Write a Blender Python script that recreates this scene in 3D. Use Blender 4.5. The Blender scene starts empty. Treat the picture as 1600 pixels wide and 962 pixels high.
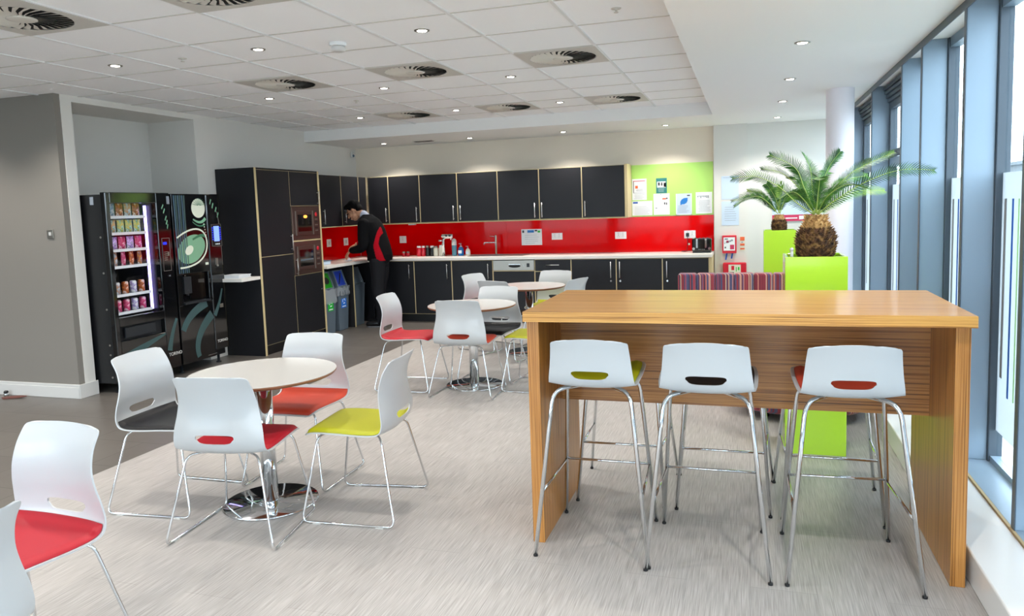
import bpy, bmesh, math, random
from mathutils import Vector, Matrix, noise
C = bpy.context.scene
COL = C.collection
rnd = random.Random(7)
PI = math.pi
CZ = 1.545

# ------------------------------------------------------------------ camera
def make_camera():
    yaw, pit, rol = .3101, .0967, -.034
    cy, sy = math.cos(yaw), math.sin(yaw)
    f = Vector((-sy*math.cos(pit), cy*math.cos(pit), -math.sin(pit)))
    r0 = Vector((cy, sy, 0)); u0 = r0.cross(f)
    r = r0*math.cos(rol)+u0*math.sin(rol); u = -r0*math.sin(rol)+u0*math.cos(rol)
    cd = bpy.data.cameras.new('camera'); co = bpy.data.objects.new('camera', cd); COL.objects.link(co)
    m = Matrix(((r.x, u.x, -f.x, 0), (r.y, u.y, -f.y, 0), (r.z, u.z, -f.z, CZ), (0, 0, 0, 1)))
    co.matrix_world = m
    cd.sensor_width = 36; cd.lens = 36*1163.3/1600; cd.shift_y = -42.7/1600
    cd.clip_start = .05; cd.clip_end = 300
    C.camera = co
make_camera()

# ------------------------------------------------------------------ world, exposure
C.view_settings.view_transform = 'Standard'
C.view_settings.look = 'None'
C.view_settings.gamma = 1
C.view_settings.use_curve_mapping = False
C.view_settings.exposure = 0.0
w = bpy.data.worlds.new('world'); C.world = w; w.use_nodes = True
nt = w.node_tree; bg = nt.nodes['Background']
bg.inputs['Color'].default_value = (.80, .90, 1.0, 1)
bg.inputs['Strength'].default_value = 7.8
LAMP_W = 72.0          # downlight watts
def portal(loc, rot, sx, sy):
    l = bpy.data.lights.new('window_portal', 'AREA'); l.shape = 'RECTANGLE'; l.size = sx; l.size_y = sy
    l.cycles.is_portal = True
    o = bpy.data.objects.new('window_portal', l); COL.objects.link(o); o.location = loc; o.rotation_euler = rot
portal((1.30, 3.5, 1.3), (0, PI/2, 0), 2.5, 13.5)
portal((-4, -3.05, 1.35), (PI/2, 0, 0), 9.6, 2.4)

# ------------------------------------------------------------------ materials
def lin(h):
    h = h.lstrip('#'); o = []
    for i in (0, 2, 4):
        c = int(h[i:i+2], 16)/255
        o.append(c/12.92 if c <= .04045 else ((c+.055)/1.055)**2.4)
    return (*o, 1)
def mat(name, col, rough=.5, metal=0, spec=.5, coat=0, emit=None, es=1, noise_amt=0, noise_scale=20, bump=0, trans=0, alpha=1):
    m = bpy.data.materials.new(name); m.use_nodes = True
    N = m.node_tree.nodes; L = m.node_tree.links; b = N['Principled BSDF']
    c = lin(col)
    b.inputs['Base Color'].default_value = c; b.inputs['Roughness'].default_value = rough
    b.inputs['Metallic'].default_value = metal; b.inputs['Specular IOR Level'].default_value = spec
    b.inputs['Coat Weight'].default_value = coat; b.inputs['Coat Roughness'].default_value = .05
    b.inputs['Transmission Weight'].default_value = trans; b.inputs['Alpha'].default_value = alpha
    if emit:
        b.inputs['Emission Color'].default_value = lin(emit); b.inputs['Emission Strength'].default_value = es
    tc = N.new('ShaderNodeTexCoord')
    if noise_amt or bump:
        nz = N.new('ShaderNodeTexNoise'); nz.inputs['Scale'].default_value = noise_scale; nz.inputs['Detail'].default_value = 4
        L.new(tc.outputs['Object'], nz.inputs['Vector'])
        if noise_amt:
            mx = N.new('ShaderNodeMix'); mx.data_type = 'RGBA'
            mx.inputs[6].default_value = tuple(v*(1-noise_amt) for v in c[:3])+(1,)
            mx.inputs[7].default_value = tuple(min(1, v*(1+noise_amt)) for v in c[:3])+(1,)
            L.new(nz.outputs['Fac'], mx.inputs[0]); L.new(mx.outputs[2], b.inputs['Base Color'])
        if bump:
            bp = N.new('ShaderNodeBump'); bp.inputs['Strength'].default_value = bump; bp.inputs['Distance'].default_value = .01
            L.new(nz.outputs['Fac'], bp.inputs['Height']); L.new(bp.outputs['Normal'], b.inputs['Normal'])
    return m
def ramp(N, stops, interp='LINEAR'):
    r = N.new('ShaderNodeValToRGB'); r.color_ramp.interpolation = interp
    e = r.color_ramp.elements
    while len(e) < len(stops): e.new(.5)
    for k, (p, c) in enumerate(stops): e[k].position = p; e[k].color = lin(c)
    return r
def wood(name, along, dark='#6d421c', mid='#a26a33', light='#c08a4e', rough=.35, coat=.15):
    """striped zebrano veneer; along = axis of the grain"""
    m = bpy.data.materials.new(name); m.use_nodes = True
    N = m.node_tree.nodes; L = m.node_tree.links; b = N['Principled BSDF']
    tc = N.new('ShaderNodeTexCoord'); mp = N.new('ShaderNodeMapping')
    sc = {'x': (.9, 75, 120), 'y': (70, .9, 90), 'z': (120, 120, .7)}[along]
    mp.inputs['Scale'].default_value = sc
    L.new(tc.outputs['Object'], mp.inputs['Vector'])
    nz = N.new('ShaderNodeTexNoise'); nz.inputs['Scale'].default_value = 1; nz.inputs['Detail'].default_value = 5; nz.inputs['Roughness'].default_value = .65
    L.new(mp.outputs[0], nz.inputs['Vector'])
    r = ramp(N, [(.36, dark), (.45, mid), (.55, light), (.63, mid), (.72, dark)])
    L.new(nz.outputs['Fac'], r.inputs[0]); L.new(r.outputs[0], b.inputs['Base Color'])
    b.inputs['Roughness'].default_value = rough; b.inputs['Coat Weight'].default_value = coat; b.inputs['Coat Roughness'].default_value = .12
    return m
def vinyl():
    m = bpy.data.materials.new('vinyl_plank_floor'); m.use_nodes = True
    N = m.node_tree.nodes; L = m.node_tree.links; b = N['Principled BSDF']
    g = N.new('ShaderNodeNewGeometry')
    mp = N.new('ShaderNodeMapping'); mp.inputs['Scale'].default_value = (230, 6, 1)
    L.new(g.outputs['Position'], mp.inputs['Vector'])
    nz = N.new('ShaderNodeTexNoise'); nz.inputs['Scale'].default_value = 1; nz.inputs['Detail'].default_value = 3
    L.new(mp.outputs[0], nz.inputs['Vector'])
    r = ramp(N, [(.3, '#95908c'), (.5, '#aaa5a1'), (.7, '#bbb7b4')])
    L.new(nz.outputs['Fac'], r.inputs[0])
    # planks: 0.25 x 1.0 laid along y
    mp2 = N.new('ShaderNodeMapping'); mp2.inputs['Rotation'].default_value = (0, 0, PI/2)
    L.new(g.outputs['Position'], mp2.inputs['Vector'])
    br = N.new('ShaderNodeTexBrick'); br.inputs['Scale'].default_value = 1; br.offset = .5
    br.inputs['Brick Width'].default_value = 1.2; br.inputs['Row Height'].default_value = .25; br.inputs['Mortar Size'].default_value = .0012
    br.inputs['Color1'].default_value = (.93, .93, .93, 1); br.inputs['Color2'].default_value = (1, 1, 1, 1); br.inputs['Mortar'].default_value = (.72, .72, .72, 1)
    L.new(mp2.outputs[0], br.inputs['Vector'])
    mx = N.new('ShaderNodeMix'); mx.data_type = 'RGBA'; mx.blend_type = 'MULTIPLY'; mx.inputs[0].default_value = 1
    L.new(r.outputs[0], mx.inputs[6]); L.new(br.outputs[0], mx.inputs[7]); L.new(mx.outputs[2], b.inputs['Base Color'])
    b.inputs['Roughness'].default_value = .42
    return m
def darktile():
    m = bpy.data.materials.new('dark_floor_tile'); m.use_nodes = True
    N = m.node_tree.nodes; L = m.node_tree.links; b = N['Principled BSDF']
    g = N.new('ShaderNodeNewGeometry')
    br = N.new('ShaderNodeTexBrick'); br.inputs['Scale'].default_value = 1; br.offset = .5
    br.inputs['Brick Width'].default_value = .9; br.inputs['Row Height'].default_value = .45; br.inputs['Mortar Size'].default_value = .003
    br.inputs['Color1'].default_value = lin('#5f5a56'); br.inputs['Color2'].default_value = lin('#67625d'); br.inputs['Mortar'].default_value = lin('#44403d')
    L.new(g.outputs['Position'], br.inputs['Vector'])
    L.new(br.outputs[0], b.inputs['Base Color'])
    nz = N.new('ShaderNodeTexNoise'); nz.inputs['Scale'].default_value = 3
    L.new(g.outputs['Position'], nz.inputs['Vector'])
    r = N.new('ShaderNodeMapRange'); r.inputs[3].default_value = .28; r.inputs[4].default_value = .4
    L.new(nz.outputs['Fac'], r.inputs[0]); L.new(r.outputs[0], b.inputs['Roughness'])
    return m
def stripes_fabric():
    m = bpy.data.materials.new('striped_upholstery'); m.use_nodes = True
    N = m.node_tree.nodes; L = m.node_tree.links; b = N['Principled BSDF']
    tc = N.new('ShaderNodeTexCoord'); sp = N.new('ShaderNodeSeparateXYZ'); L.new(tc.outputs['Object'], sp.inputs[0])
    def mth(op, a, bb):
        n = N.new('ShaderNodeMath'); n.operation = op
        for i, v in enumerate((a, bb)):
            if isinstance(v, (int, float)): n.inputs[i].default_value = v
            else: L.new(v, n.inputs[i])
        return n.outputs[0]
    s = mth('FLOOR', mth('MULTIPLY', mth('ADD', sp.outputs[0], mth('MULTIPLY', sp.outputs[1], .93)), 110), 0)
    wn = N.new('ShaderNodeTexWhiteNoise'); wn.noise_dimensions = '1D'; L.new(s, wn.inputs['W'])
    r = ramp(N, [(0, '#7d2a38'), (.2, '#4c4a68'), (.36, '#a8434a'), (.5, '#c9806e'), (.58, '#5b5474'), (.72, '#93333f'), (.86, '#c7a58c'), (.92, '#3b3348')], 'CONSTANT')
    L.new(wn.outputs[0], r.inputs[0]); L.new(r.outputs[0], b.inputs['Base Color'])
    b.inputs['Roughness'].default_value = .85; b.inputs['Sheen Weight'].default_value = .2
    return m
def glassmat(name, tint='#ffffff', gloss=.08):
    m = bpy.data.materials.new(name); m.use_nodes = True
    N = m.node_tree.nodes; L = m.node_tree.links; N.remove(N['Principled BSDF'])
    t = N.new('ShaderNodeBsdfTransparent'); t.inputs[0].default_value = lin(tint)
    g = N.new('ShaderNodeBsdfGlossy'); g.inputs['Roughness'].default_value = .02
    lw_ = N.new('ShaderNodeLayerWeight'); lw_.inputs[0].default_value = .5
    pw = N.new('ShaderNodeMath'); pw.operation = 'POWER'; pw.inputs[1].default_value = 5; L.new(lw_.outputs['Facing'], pw.inputs[0])
    f = N.new('ShaderNodeMath'); f.operation = 'MULTIPLY_ADD'; f.inputs[1].default_value = .35; f.inputs[2].default_value = .035; L.new(pw.outputs[0], f.inputs[0])
    mx = N.new('ShaderNodeMixShader'); L.new(f.outputs[0], mx.inputs[0]); L.new(t.outputs[0], mx.inputs[1]); L.new(g.outputs[0], mx.inputs[2])
    L.new(mx.outputs[0], N['Material Output'].inputs[0])
    return m
def film():
    m = bpy.data.materials.new('frosted_film'); m.use_nodes = True
    N = m.node_tree.nodes; L = m.node_tree.links; N.remove(N['Principled BSDF'])
    t = N.new('ShaderNodeBsdfTranslucent'); t.inputs[0].default_value = (.575, .59, .605, 1)
    d = N.new('ShaderNodeBsdfDiffuse'); d.inputs[0].default_value = (.62, .70, .74, 1)
    mx = N.new('ShaderNodeMixShader'); mx.inputs[0].default_value = .15
    L.new(t.outputs[0], mx.inputs[1]); L.new(d.outputs[0], mx.inputs[2]); L.new(mx.outputs[0], N['Material Output'].inputs[0])
    return m
def glossmix(name, stops, scale, rough=.5, bump=.6, kind='noise'):
    m = bpy.data.materials.new(name); m.use_nodes = True
    N = m.node_tree.nodes; L = m.node_tree.links; b = N['Principled BSDF']
    tc = N.new('ShaderNodeTexCoord'); nz = N.new('ShaderNodeTexNoise'); nz.inputs['Scale'].default_value = scale; nz.inputs['Detail'].default_value = 3
    L.new(tc.outputs['Object'], nz.inputs['Vector'])
    r = ramp(N, stops); L.new(nz.outputs['Fac'], r.inputs[0]); L.new(r.outputs[0], b.inputs['Base Color'])
    b.inputs['Roughness'].default_value = rough
    return m

M = dict(
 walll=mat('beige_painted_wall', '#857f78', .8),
 wall=mat('painted_wall', '#eadfce', .8, noise_amt=.02, noise_scale=4),
 wallw=mat('white_painted_wall', '#dfdcd6', .8),
 ceil=mat('ceiling_tile', '#f6f6f7', .9, noise_amt=.03, noise_scale=180),
 plaster=mat('ceiling_plaster', '#efeeec', .85),
 grid=mat('ceiling_grid_metal', '#e6e6e6', .4),
 vent=mat('vent_plate', '#c9c5bd', .5), ventd=mat('vent_void', '#1c1c1c', .9), vane=mat('vent_vane', '#d8d3c8', .5),
 swhite=mat('socket_white', '#f4f4f4', .35), colm=mat('column_paint', '#f3eff5', .7),
 skirt=mat('skirting_paint', '#d5d3d0', .45),
 vinyl=vinyl(), tile=darktile(),
 cab=mat('charcoal_laminate', '#1b1b1f', .45, spec=.3, noise_amt=.04, noise_scale=60),
 cabin=mat('cabinet_inside', '#1a1a1d', .6), ply=mat('birch_ply_edge', '#cdb98c', .5, noise_amt=.08, noise_scale=90),
 steel=mat('brushed_steel', '#aaa69e', .42, 1), handle=mat('satin_handle', '#dcdcdc', .28, 1),
 chrome=mat('chrome', '#e2e4e6', .06, 1), top=mat('worktop_laminate', '#e8e3dc', .3, noise_amt=.02, noise_scale=200),
 red=mat('red_splashback_glass', '#dc0002', .05, spec=.13), green=mat('green_pinboard', '#b2e070', .4),
 lime=mat('lime_gloss_lacquer', '#bdec3c', .15, coat=.5), soil=mat('planter_soil', '#3d3026', .95, bump=1, noise_scale=60),
 white=mat('white_shell_plastic', '#c0c3c5', .28, coat=.15), tabw=mat('table_laminate', '#c6c4c0', .25, coat=.2), tabe=mat('table_edge', '#8a5a3c', .5),
 pred=mat('red_pad', '#ae0a20', .55, noise_amt=.04, noise_scale=300), plime=mat('lime_pad', '#a6a604', .55, noise_amt=.04, noise_scale=300),
 pblack=mat('black_pad', '#151417', .5, spec=.3), porange=mat('orange_pad', '#bf3c22', .55, noise_amt=.04, noise_scale=300),
 rust=mat('rust_pad', '#b8402c', .55),
 black=mat('black_plastic', '#101114', .35), blackg=mat('black_gloss', '#08090c', .08, coat=.6), dgrey=mat('dark_grey_plastic', '#202328', .45),
 frame=mat('blue_grey_aluminium', '#8c9fb0', .38, .15), framed=mat('dark_grey_aluminium', '#4a5560', .42, .15), tan=mat('tan_sealant', '#b09c78', .7),
 ledge=mat('white_ledge', '#e9e7e4', .22, coat=.3), glass=glassmat('window_glass', '#f4f9fa'), vglass=glassmat('display_glass'), film=film(),
 wx=wood('zebrano_top', 'x', '#8f5e25', '#b07a3a', '#c39350', .30, .25), wxe=wood('zebrano_edge', 'x', '#744612', '#bb7f35', '#dca656'), wz=wood('zebrano_leg', 'z', '#6b4218', '#a96d2e', '#c68a46'),
 wp=wood('zebrano_panel', 'x', '#5a3614', '#986029', '#b57c3f'),
 stripe=stripes_fabric(), bingrey=mat('bin_grey', '#5d6a76', .45), bingreen=mat('bin_green', '#1f8f1a', .4), binblue=mat('bin_blue', '#1b3fae', .4),
 bag=mat('clear_bin_liner', '#d8dce0', .15, alpha=.35), paper=mat('paper', '#eef1f5', .7), paperb=mat('pale_blue_paper', '#cbdcee', .6), ink=mat('grey_print', '#8f96a0', .7), inkd=mat('dark_print', '#3a3d44', .7),
 blue=mat('blue_print', '#1f78c8', .5), orange=mat('orange_print', '#ec6a3c', .6), teal=mat('teal_print', '#2f7a78', .6), redp=mat('red_plastic', '#d2122c', .3, coat=.3), pink=mat('pink_print', '#c9325c', .6), greenp=mat('green_sticker', '#22b63a', .5), bstick=mat('blue_sticker', '#2272d8', .5),
 lamp=mat('lamp_glow', '#ffffff', .5, emit='#fff6e8', es=25), led=mat('led_strip', '#ffffff', .5, emit='#a898ff', es=5), screen=mat('blue_screen', '#203060', .3, emit='#7fa0ff', es=1.6), screenb=mat('blue_display', '#0a1a60', .3, emit='#1a30ff', es=1.4),
 micro=mat('bronze_steel', '#6d5650', .3, .75), microd=mat('oven_glass', '#120c0b', .06, coat=.5), warm=mat('oven_bulb', '#ffb050', .5, emit='#ff9a3c', es=1.6),
 skin=mat('skin', '#b98668', .55), hair=mat('black_hair', '#070606', .8, spec=.15, bump=.6, noise_scale=120), shirt=mat('grey_shirt', '#a9aec0', .8), jacket=mat('black_fleece', '#09090c', .9, spec=.15, bump=.2, noise_scale=200),
 jred=mat('red_fleece', '#a3061a', .9, spec=.15), trouser=mat('charcoal_trousers', '#19191d', .85, spec=.2), shoe=mat('black_leather', '#131315', .3), sole=mat('grey_sole', '#6b6b6e', .6), cloth=mat('white_cloth', '#e6e8ec', .8),
 trunk=glossmix('cycad_trunk', [(.3, '#2c1a10'), (.5, '#5e3e24'), (.7, '#94703f')], 35, .9), trunkt=glossmix('cycad_neck', [(.3, '#9a7040'), (.6, '#cfa468'), (.8, '#e0c088')], 40, .8),
 leaf=glossmix('cycad_leaf', [(.3, '#10380b'), (.5, '#245e14'), (.72, '#659c2c')], 14, .5), leaf2=glossmix('yellow_green_leaf', [(.3, '#3f7420'), (.5, '#7da436'), (.72, '#b6c45c')], 12, .4), rachis=mat('frond_stem', '#a8c060', .5),
 grass=mat('outdoor_ground', '#949693', .9, noise_amt=.2, noise_scale=.6), bld=mat('building_cladding', '#4c565c', .6), bldw=mat('building_windows', '#26323c', .2),
 sgrey=mat('grey_stripe', '#8b8d8e', .6), sblue=mat('blue_stripe', '#0f55b4', .6), sgreen=mat('green_stripe', '#9fdc8c', .6), spink=mat('pink_stripe', '#e88aa4', .6),
 bottleblue=mat('blue_soap', '#1464a8', .1, coat=.5), teal2=mat('teal_liquid', '#5e93a6', .2), cream=mat('cream_plastic', '#e0dccc', .4),
 mint=mat('pale_green_print', '#7fb493', .25, coat=.3), mintd=mat('mid_green_print', '#3f7a5a', .3), cup=mat('cream_print', '#e8eedc', .25, coat=.3), mistp=mat('grey_green_swirl', '#3d5758', .35),
 curtain=mat('steel_blue_print', '#4a6478', .25, coat=.3), yellow=mat('yellow_paper', '#ead23a', .7), debris=mat('dry_leaf', '#6b4038', .8),
)
def wrapper(n, c, c2):
    m = glossmix('snack_'+n, [(.38, c), (.47, c2), (.53, c), (.62, '#e8e8ea'), (.68, c)], 22, .3)
    return m
W2 = dict(orange='#7a2410', pale='#5f8fb0', green='#e6c23a', purple='#e8c8ff', brown='#e0902a', pink='#b01850', silver='#d08020', white='#8a70c0', teal='#f0a040')
SNACK = [wrapper(n, c, W2[n]) for n, c in (('orange', '#e07a28'), ('pale', '#cfd4dc'), ('green', '#5fae7e'), ('purple', '#7a5ab0'), ('brown', '#7a4030'), ('pink', '#e85a90'), ('silver', '#b0b8c8'), ('white', '#e8e8f4'), ('teal', '#5aa8a8'))]

# ------------------------------------------------------------------ mesh helpers
ORG = {}
def tag(o, label=None, cat=None, group=None, kind=None):
    if label: o['label'] = label
    if cat: o['category'] = cat
    if group: o['group'] = group
    if kind: o['kind'] = kind
    return o
def thing(name, label, cat, loc=(0, 0, 0), group=None):
    o = bpy.data.objects.new(name, None); COL.objects.link(o); o.location = loc; o.empty_display_size = .1
    ORG[o] = Vector(loc); return tag(o, label, cat, group)
class MB:
    def __init__(s): s.bm = bmesh.new(); s.mats = []; s.cur = 0
    def use(s, m):
        if m not in s.mats: s.mats.append(m)
        s.cur = s.mats.index(m); return s
    def _f(s, vs, smooth=False):
        try: f = s.bm.faces.new(vs)
        except ValueError: return None
        f.material_index = s.cur; f.smooth = smooth; return f
    def box(s, x0, x1, y0, y1, z0, z1, bev=0):
        v = [s.bm.verts.new((x, y, z)) for x in (x0, x1) for y in (y0, y1) for z in (z0, z1)]
        fs = [s._f([v[i] for i in q]) for q in ((0, 1, 3, 2), (4, 6, 7, 5), (0, 4, 5, 1), (2, 3, 7, 6), (0, 2, 6, 4), (1, 5, 7, 3))]
        if bev:
            es = list({e for f in fs for e in f.edges})
            r = bmesh.ops.bevel(s.bm, geom=es, offset=bev, segments=2, affect='EDGES', profile=.5)
            for f in r['faces']: f.material_index = s.cur
        return s
    def ring(s, c, ax1, ax2, r1, r2=None, n=16):
        r2 = r1 if r2 is None else r2
        return [s.bm.verts.new(c+ax1*(r1*math.cos(2*PI*k/n))+ax2*(r2*math.sin(2*PI*k/n))) for k in range(n)]
    def loft(s, rings, caps=True, smooth=True, closed=True):
        n = len(rings[0])
        for a, b in zip(rings, rings[1:]):
            for k in range(n if closed else n-1):
                s._f([a[k], a[(k+1) % n], b[(k+1) % n], b[k]], smooth)
        if caps: s._f(rings[0][::-1]); s._f(rings[-1])
        return s
    def lathe(s, prof, c=(0, 0, 0), n=24, caps=True, smooth=True):
        c = Vector(c)
        return s.loft([s.ring(c+Vector((0, 0, z)), Vector((1, 0, 0)), Vector((0, 1, 0)), max(r, 1e-4), n=n) for r, z in prof], caps, smooth)
    def tube(s, path, r, n=8, caps=True):
        P = [Vector(p) for p in path]; rings = []; up = None
        for i, p in enumerate(P):
            t = (P[min(i+1, len(P)-1)]-P[max(i-1, 0)]).normalized()
            if up is None:
                up = Vector((0, 0, 1)) if abs(t.z) < .9 else Vector((1, 0, 0))
            a = (up-t*up.dot(t)); 
            if a.length < 1e-5: a = t.orthogonal()
            a.normalize(); b = t.cross(a); up = a
            rr = r[i] if isinstance(r, (list, tuple)) else r
            rings.append(s.ring(p, a, b, rr, n=n))
        return s.loft(rings, caps)
    def prism(s, pts, d):
        """pts: list of 3D points of a planar outline, d: extrusion vector"""
        d = Vector(d); a = [s.bm.verts.new(Vector(p)) for p in pts]; b = [s.bm.verts.new(Vector(p)+d) for p in pts]
        n = len(a); s._f(a[::-1]); s._f(b)
        for k in range(n): s._f([a[k], a[(k+1) % n], b[(k+1) % n], b[k]])
        return s
    def grid(s, rows, smooth=True):
        R = [[s.bm.verts.new(p) for p in r] for r in rows]
        for a, b in zip(R, R[1:]):
            for k in range(len(a)-1): s._f([a[k], a[k+1], b[k+1], b[k]], smooth)
        return s
    def ball(s, c, rx, ry=None, rz=None, n=12, m=8):
        ry = ry or rx; rz = rz or rx; c = Vector(c)
        rings = []
        for j in range(1, m):
            t = PI*j/m
            rings.append([s.bm.verts.new(c+Vector((rx*math.sin(t)*math.cos(2*PI*k/n), ry*math.sin(t)*math.sin(2*PI*k/n), -rz*math.cos(t)))) for k in range(n)])
        s.loft(rings, False)
        a = s.bm.verts.new(c-Vector((0, 0, rz))); b = s.bm.verts.new(c+Vector((0, 0, rz)))
        for k in range(n): s._f([a, rings[0][(k+1) % n], rings[0][k]], True); s._f([b, rings[-1][k], rings[-1][(k+1) % n]], True)
        return s
    def build(s, name, m=None, parent=None, label=None, bevel=0, cat=None, group=None, kind=None, org=None):
        bmesh.ops.recalc_face_normals(s.bm, faces=s.bm.faces)
        me = bpy.data.meshes.new(name)
        if parent is not None: o0 = ORG[parent]
        elif org is not None: o0 = Vector(org)
        else:
            xs = [v.co for v in s.bm.verts]
            o0 = Vector(((min(v.x for v in xs)+max(v.x for v in xs))/2, (min(v.y for v in xs)+max(v.y for v in xs))/2, min(v.z for v in xs)))
        bmesh.ops.translate(s.bm, verts=s.bm.verts, vec=-o0)
        s.bm.to_mesh(me); s.bm.free()
        for mm in (s.mats or [M[m] if isinstance(m, str) else m]): me.materials.append(mm)
        o = bpy.data.objects.new(name, me); COL.objects.link(o); ORG[o] = o0
        if parent is not None: o.parent = parent
        else: o.location = o0
        if bevel:
            b = o.modifiers.new('bevel', 'BEVEL'); b.width = bevel; b.segments = 2; b.limit_method = 'ANGLE'
        return tag(o, label, cat, group, kind)
def fillet(pts, r, n=5):
    P = [Vector(p) for p in pts]; out = [P[0]]
    for a, b, c in zip(P, P[1:], P[2:]):
        d1 = (a-b); d2 = (c-b); rr = min(r, d1.length*.45, d2.length*.45); p = b+d1.normalized()*rr; q = b+d2.normalized()*rr
        for k in range(n+1):
            t = k/n; out.append(p*(1-t)**2+b*2*t*(1-t)+q*t*t)
    out.append(P[-1]); return out
def struct(name, mb, m, parent=None, bevel=0): return mb.build(name, m, parent, bevel=bevel, kind='structure')
def sbox(name, m, *a, bevel=0): return struct(name, MB().box(*a), m, bevel=bevel)
def bake(obj):
    """evaluate modifiers into plain mesh data"""
    bpy.context.view_layer.update()
    dg = bpy.context.evaluated_depsgraph_get()
    me = bpy.data.meshes.new_from_object(obj.evaluated_get(dg)); return me
def copy_tree(o, loc=None, rz=None, parent=None):
    c = o.copy(); COL.objects.link(c)
    if parent: c.parent = parent; c.matrix_parent_inverse = o.matrix_parent_inverse
    if loc is not None: c.location = loc
    if rz is not None: c.rotation_euler = (0, 0, rz)
    for ch in list(o.children): copy_tree(ch, parent=c)
    return c
def text_mesh(txt, size, m, name, parent, origin, xdir, ydir, depth=.001):
    cu = bpy.data.curves.new(name, 'FONT'); cu.body = txt; cu.size = size; cu.extrude = depth
    o = bpy.data.objects.new(name, cu); COL.objects.link(o)
    me = bake(o); bpy.data.objects.remove(o)
    xd = Vector(xdir); yd = Vector(ydir); zd = xd.cross(yd)
    R = Matrix((xd, yd, zd)).transposed().to_4x4()
    me.transform(Matrix.Translation(Vector(origin)-ORG[parent]) @ R)
    me.materials.clear(); me.materials.append(m)
    ob = bpy.data.objects.new(name, me); COL.objects.link(ob); ob.parent = parent; ORG[ob] = ORG[parent]
    return ob

# ------------------------------------------------------------------ room shell
ZC, ZS, XE = 2.654, 2.513, -.39          # tile ceiling, plaster soffit, tile ceiling edge
LWX, BWY, WWX = -5.64, 10.1, 1.05        # left wall, back wall, window wall (inner face of the fins)
sbox('floor', 'vinyl', -3.85, 1.3, -3, 10.3, -.1, 0)
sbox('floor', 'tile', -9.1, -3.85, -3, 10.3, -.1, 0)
sbox('ceiling', 'ceil', -9.1, XE, -3, 8.75, ZC, ZC+.1)
struct('ceiling', MB().box(XE, 1.3, -3, 8.75, ZS, ZS+.24).box(-6.6, 1.3, 8.75, 10.3, ZS, ZS+.24), 'plaster')
g = MB()
for i in range(-12, 4):
    x = -2.2165+.6*i
    if -9 < x < XE: g.box(x-.011, x+.011, -3, 8.75, ZC-.007, ZC)
struct('trim_1', g, 'grid')
g = MB()
for j in range(-11, 8):
    y = 4.036+.6*j
    g.box(-9, XE, y-.006, y+.006, ZC-.0035, ZC)
struct('trim_2', g, 'vent')
# left wall with the vending recess (recess: y 5.16..6.67, x to -6.25, z to 2.6)
lw = MB()
lw.box(-6.35, LWX, 6.67, 10.3, 0, ZC+.1)
lw.box(-6.35, LWX, 5.16, 6.67, 2.6, ZC+.1)
lw.box(-6.35, -6.25, 5.05, 6.67, 0, 2.6)
lw.box(-6.25, LWX, 5.05, 5.16, 0, ZC+.1)
struct('wall_left', lw, 'wallw')
sbox('wall_left_return', 'walll', -9.1, -5.645, 4.99, 5.05, 0, ZC+.1)
sbox('wall_far_left', 'walll', -9.2, -9.1, -3, 5.05, 0, ZC+.1)
sbox('wall_back', 'wall', -6.35, -.44, BWY, BWY+.15, 0, ZS+.2)
sbox('wall_back_right', 'wallw', -.44, 1.35, BWY+.0, BWY+.15, 0, ZS+.2)
sbox('wall_pillar', 'wallw', -.43, -.02, 10.02, BWY, 0, ZS)
b = MB().box(-9.1, -5.63, 4.975, 4.99, 0, .1).box(-9.1, -5.63, 4.98, 4.99, .1, .125)
struct('baseboard_left_return', b, 'skirt', bevel=.003)
b = MB().box(-5.64, -5.625, 4.975, 5.175, 0, .125)
struct('baseboard_left', b, 'skirt', bevel=.003)
sbox('baseboard_back', 'skirt', -.02, 1.05, BWY-.015, BWY, 0, .1)
# wall behind the camera: solid piers, head and low sill around large windows
b = MB().box(-9.2, 1.3, -3.15, -3.0, 0, .25).box(-9.2, 1.3, -3.15, -3.0, 2.45, ZC+.1)
for x in (-9.2, -6.7, -4.2, -1.7, 1.05): b.box(x, x+.25, -3.15, -3.0, .25, 2.45)
struct('wall_front', b, 'wallw')
for k, x in enumerate((-8.95, -6.45, -3.95, -1.45)):
    f = struct('window_%d' % (k+8), MB().box(x, x+2.25, -3.1, -3.06, .25, .31).box(x, x+2.25, -3.1, -3.06, 2.39, 2.45).box(x, x+.05, -3.1, -3.06, .31, 2.39).box(x+2.2, x+2.25, -3.1, -3.06, .31, 2.39), 'frame')
    MB().box(x+.05, x+2.2, -3.085, -3.078, .31, 2.39).build('pane', 'glass', f)

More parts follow.
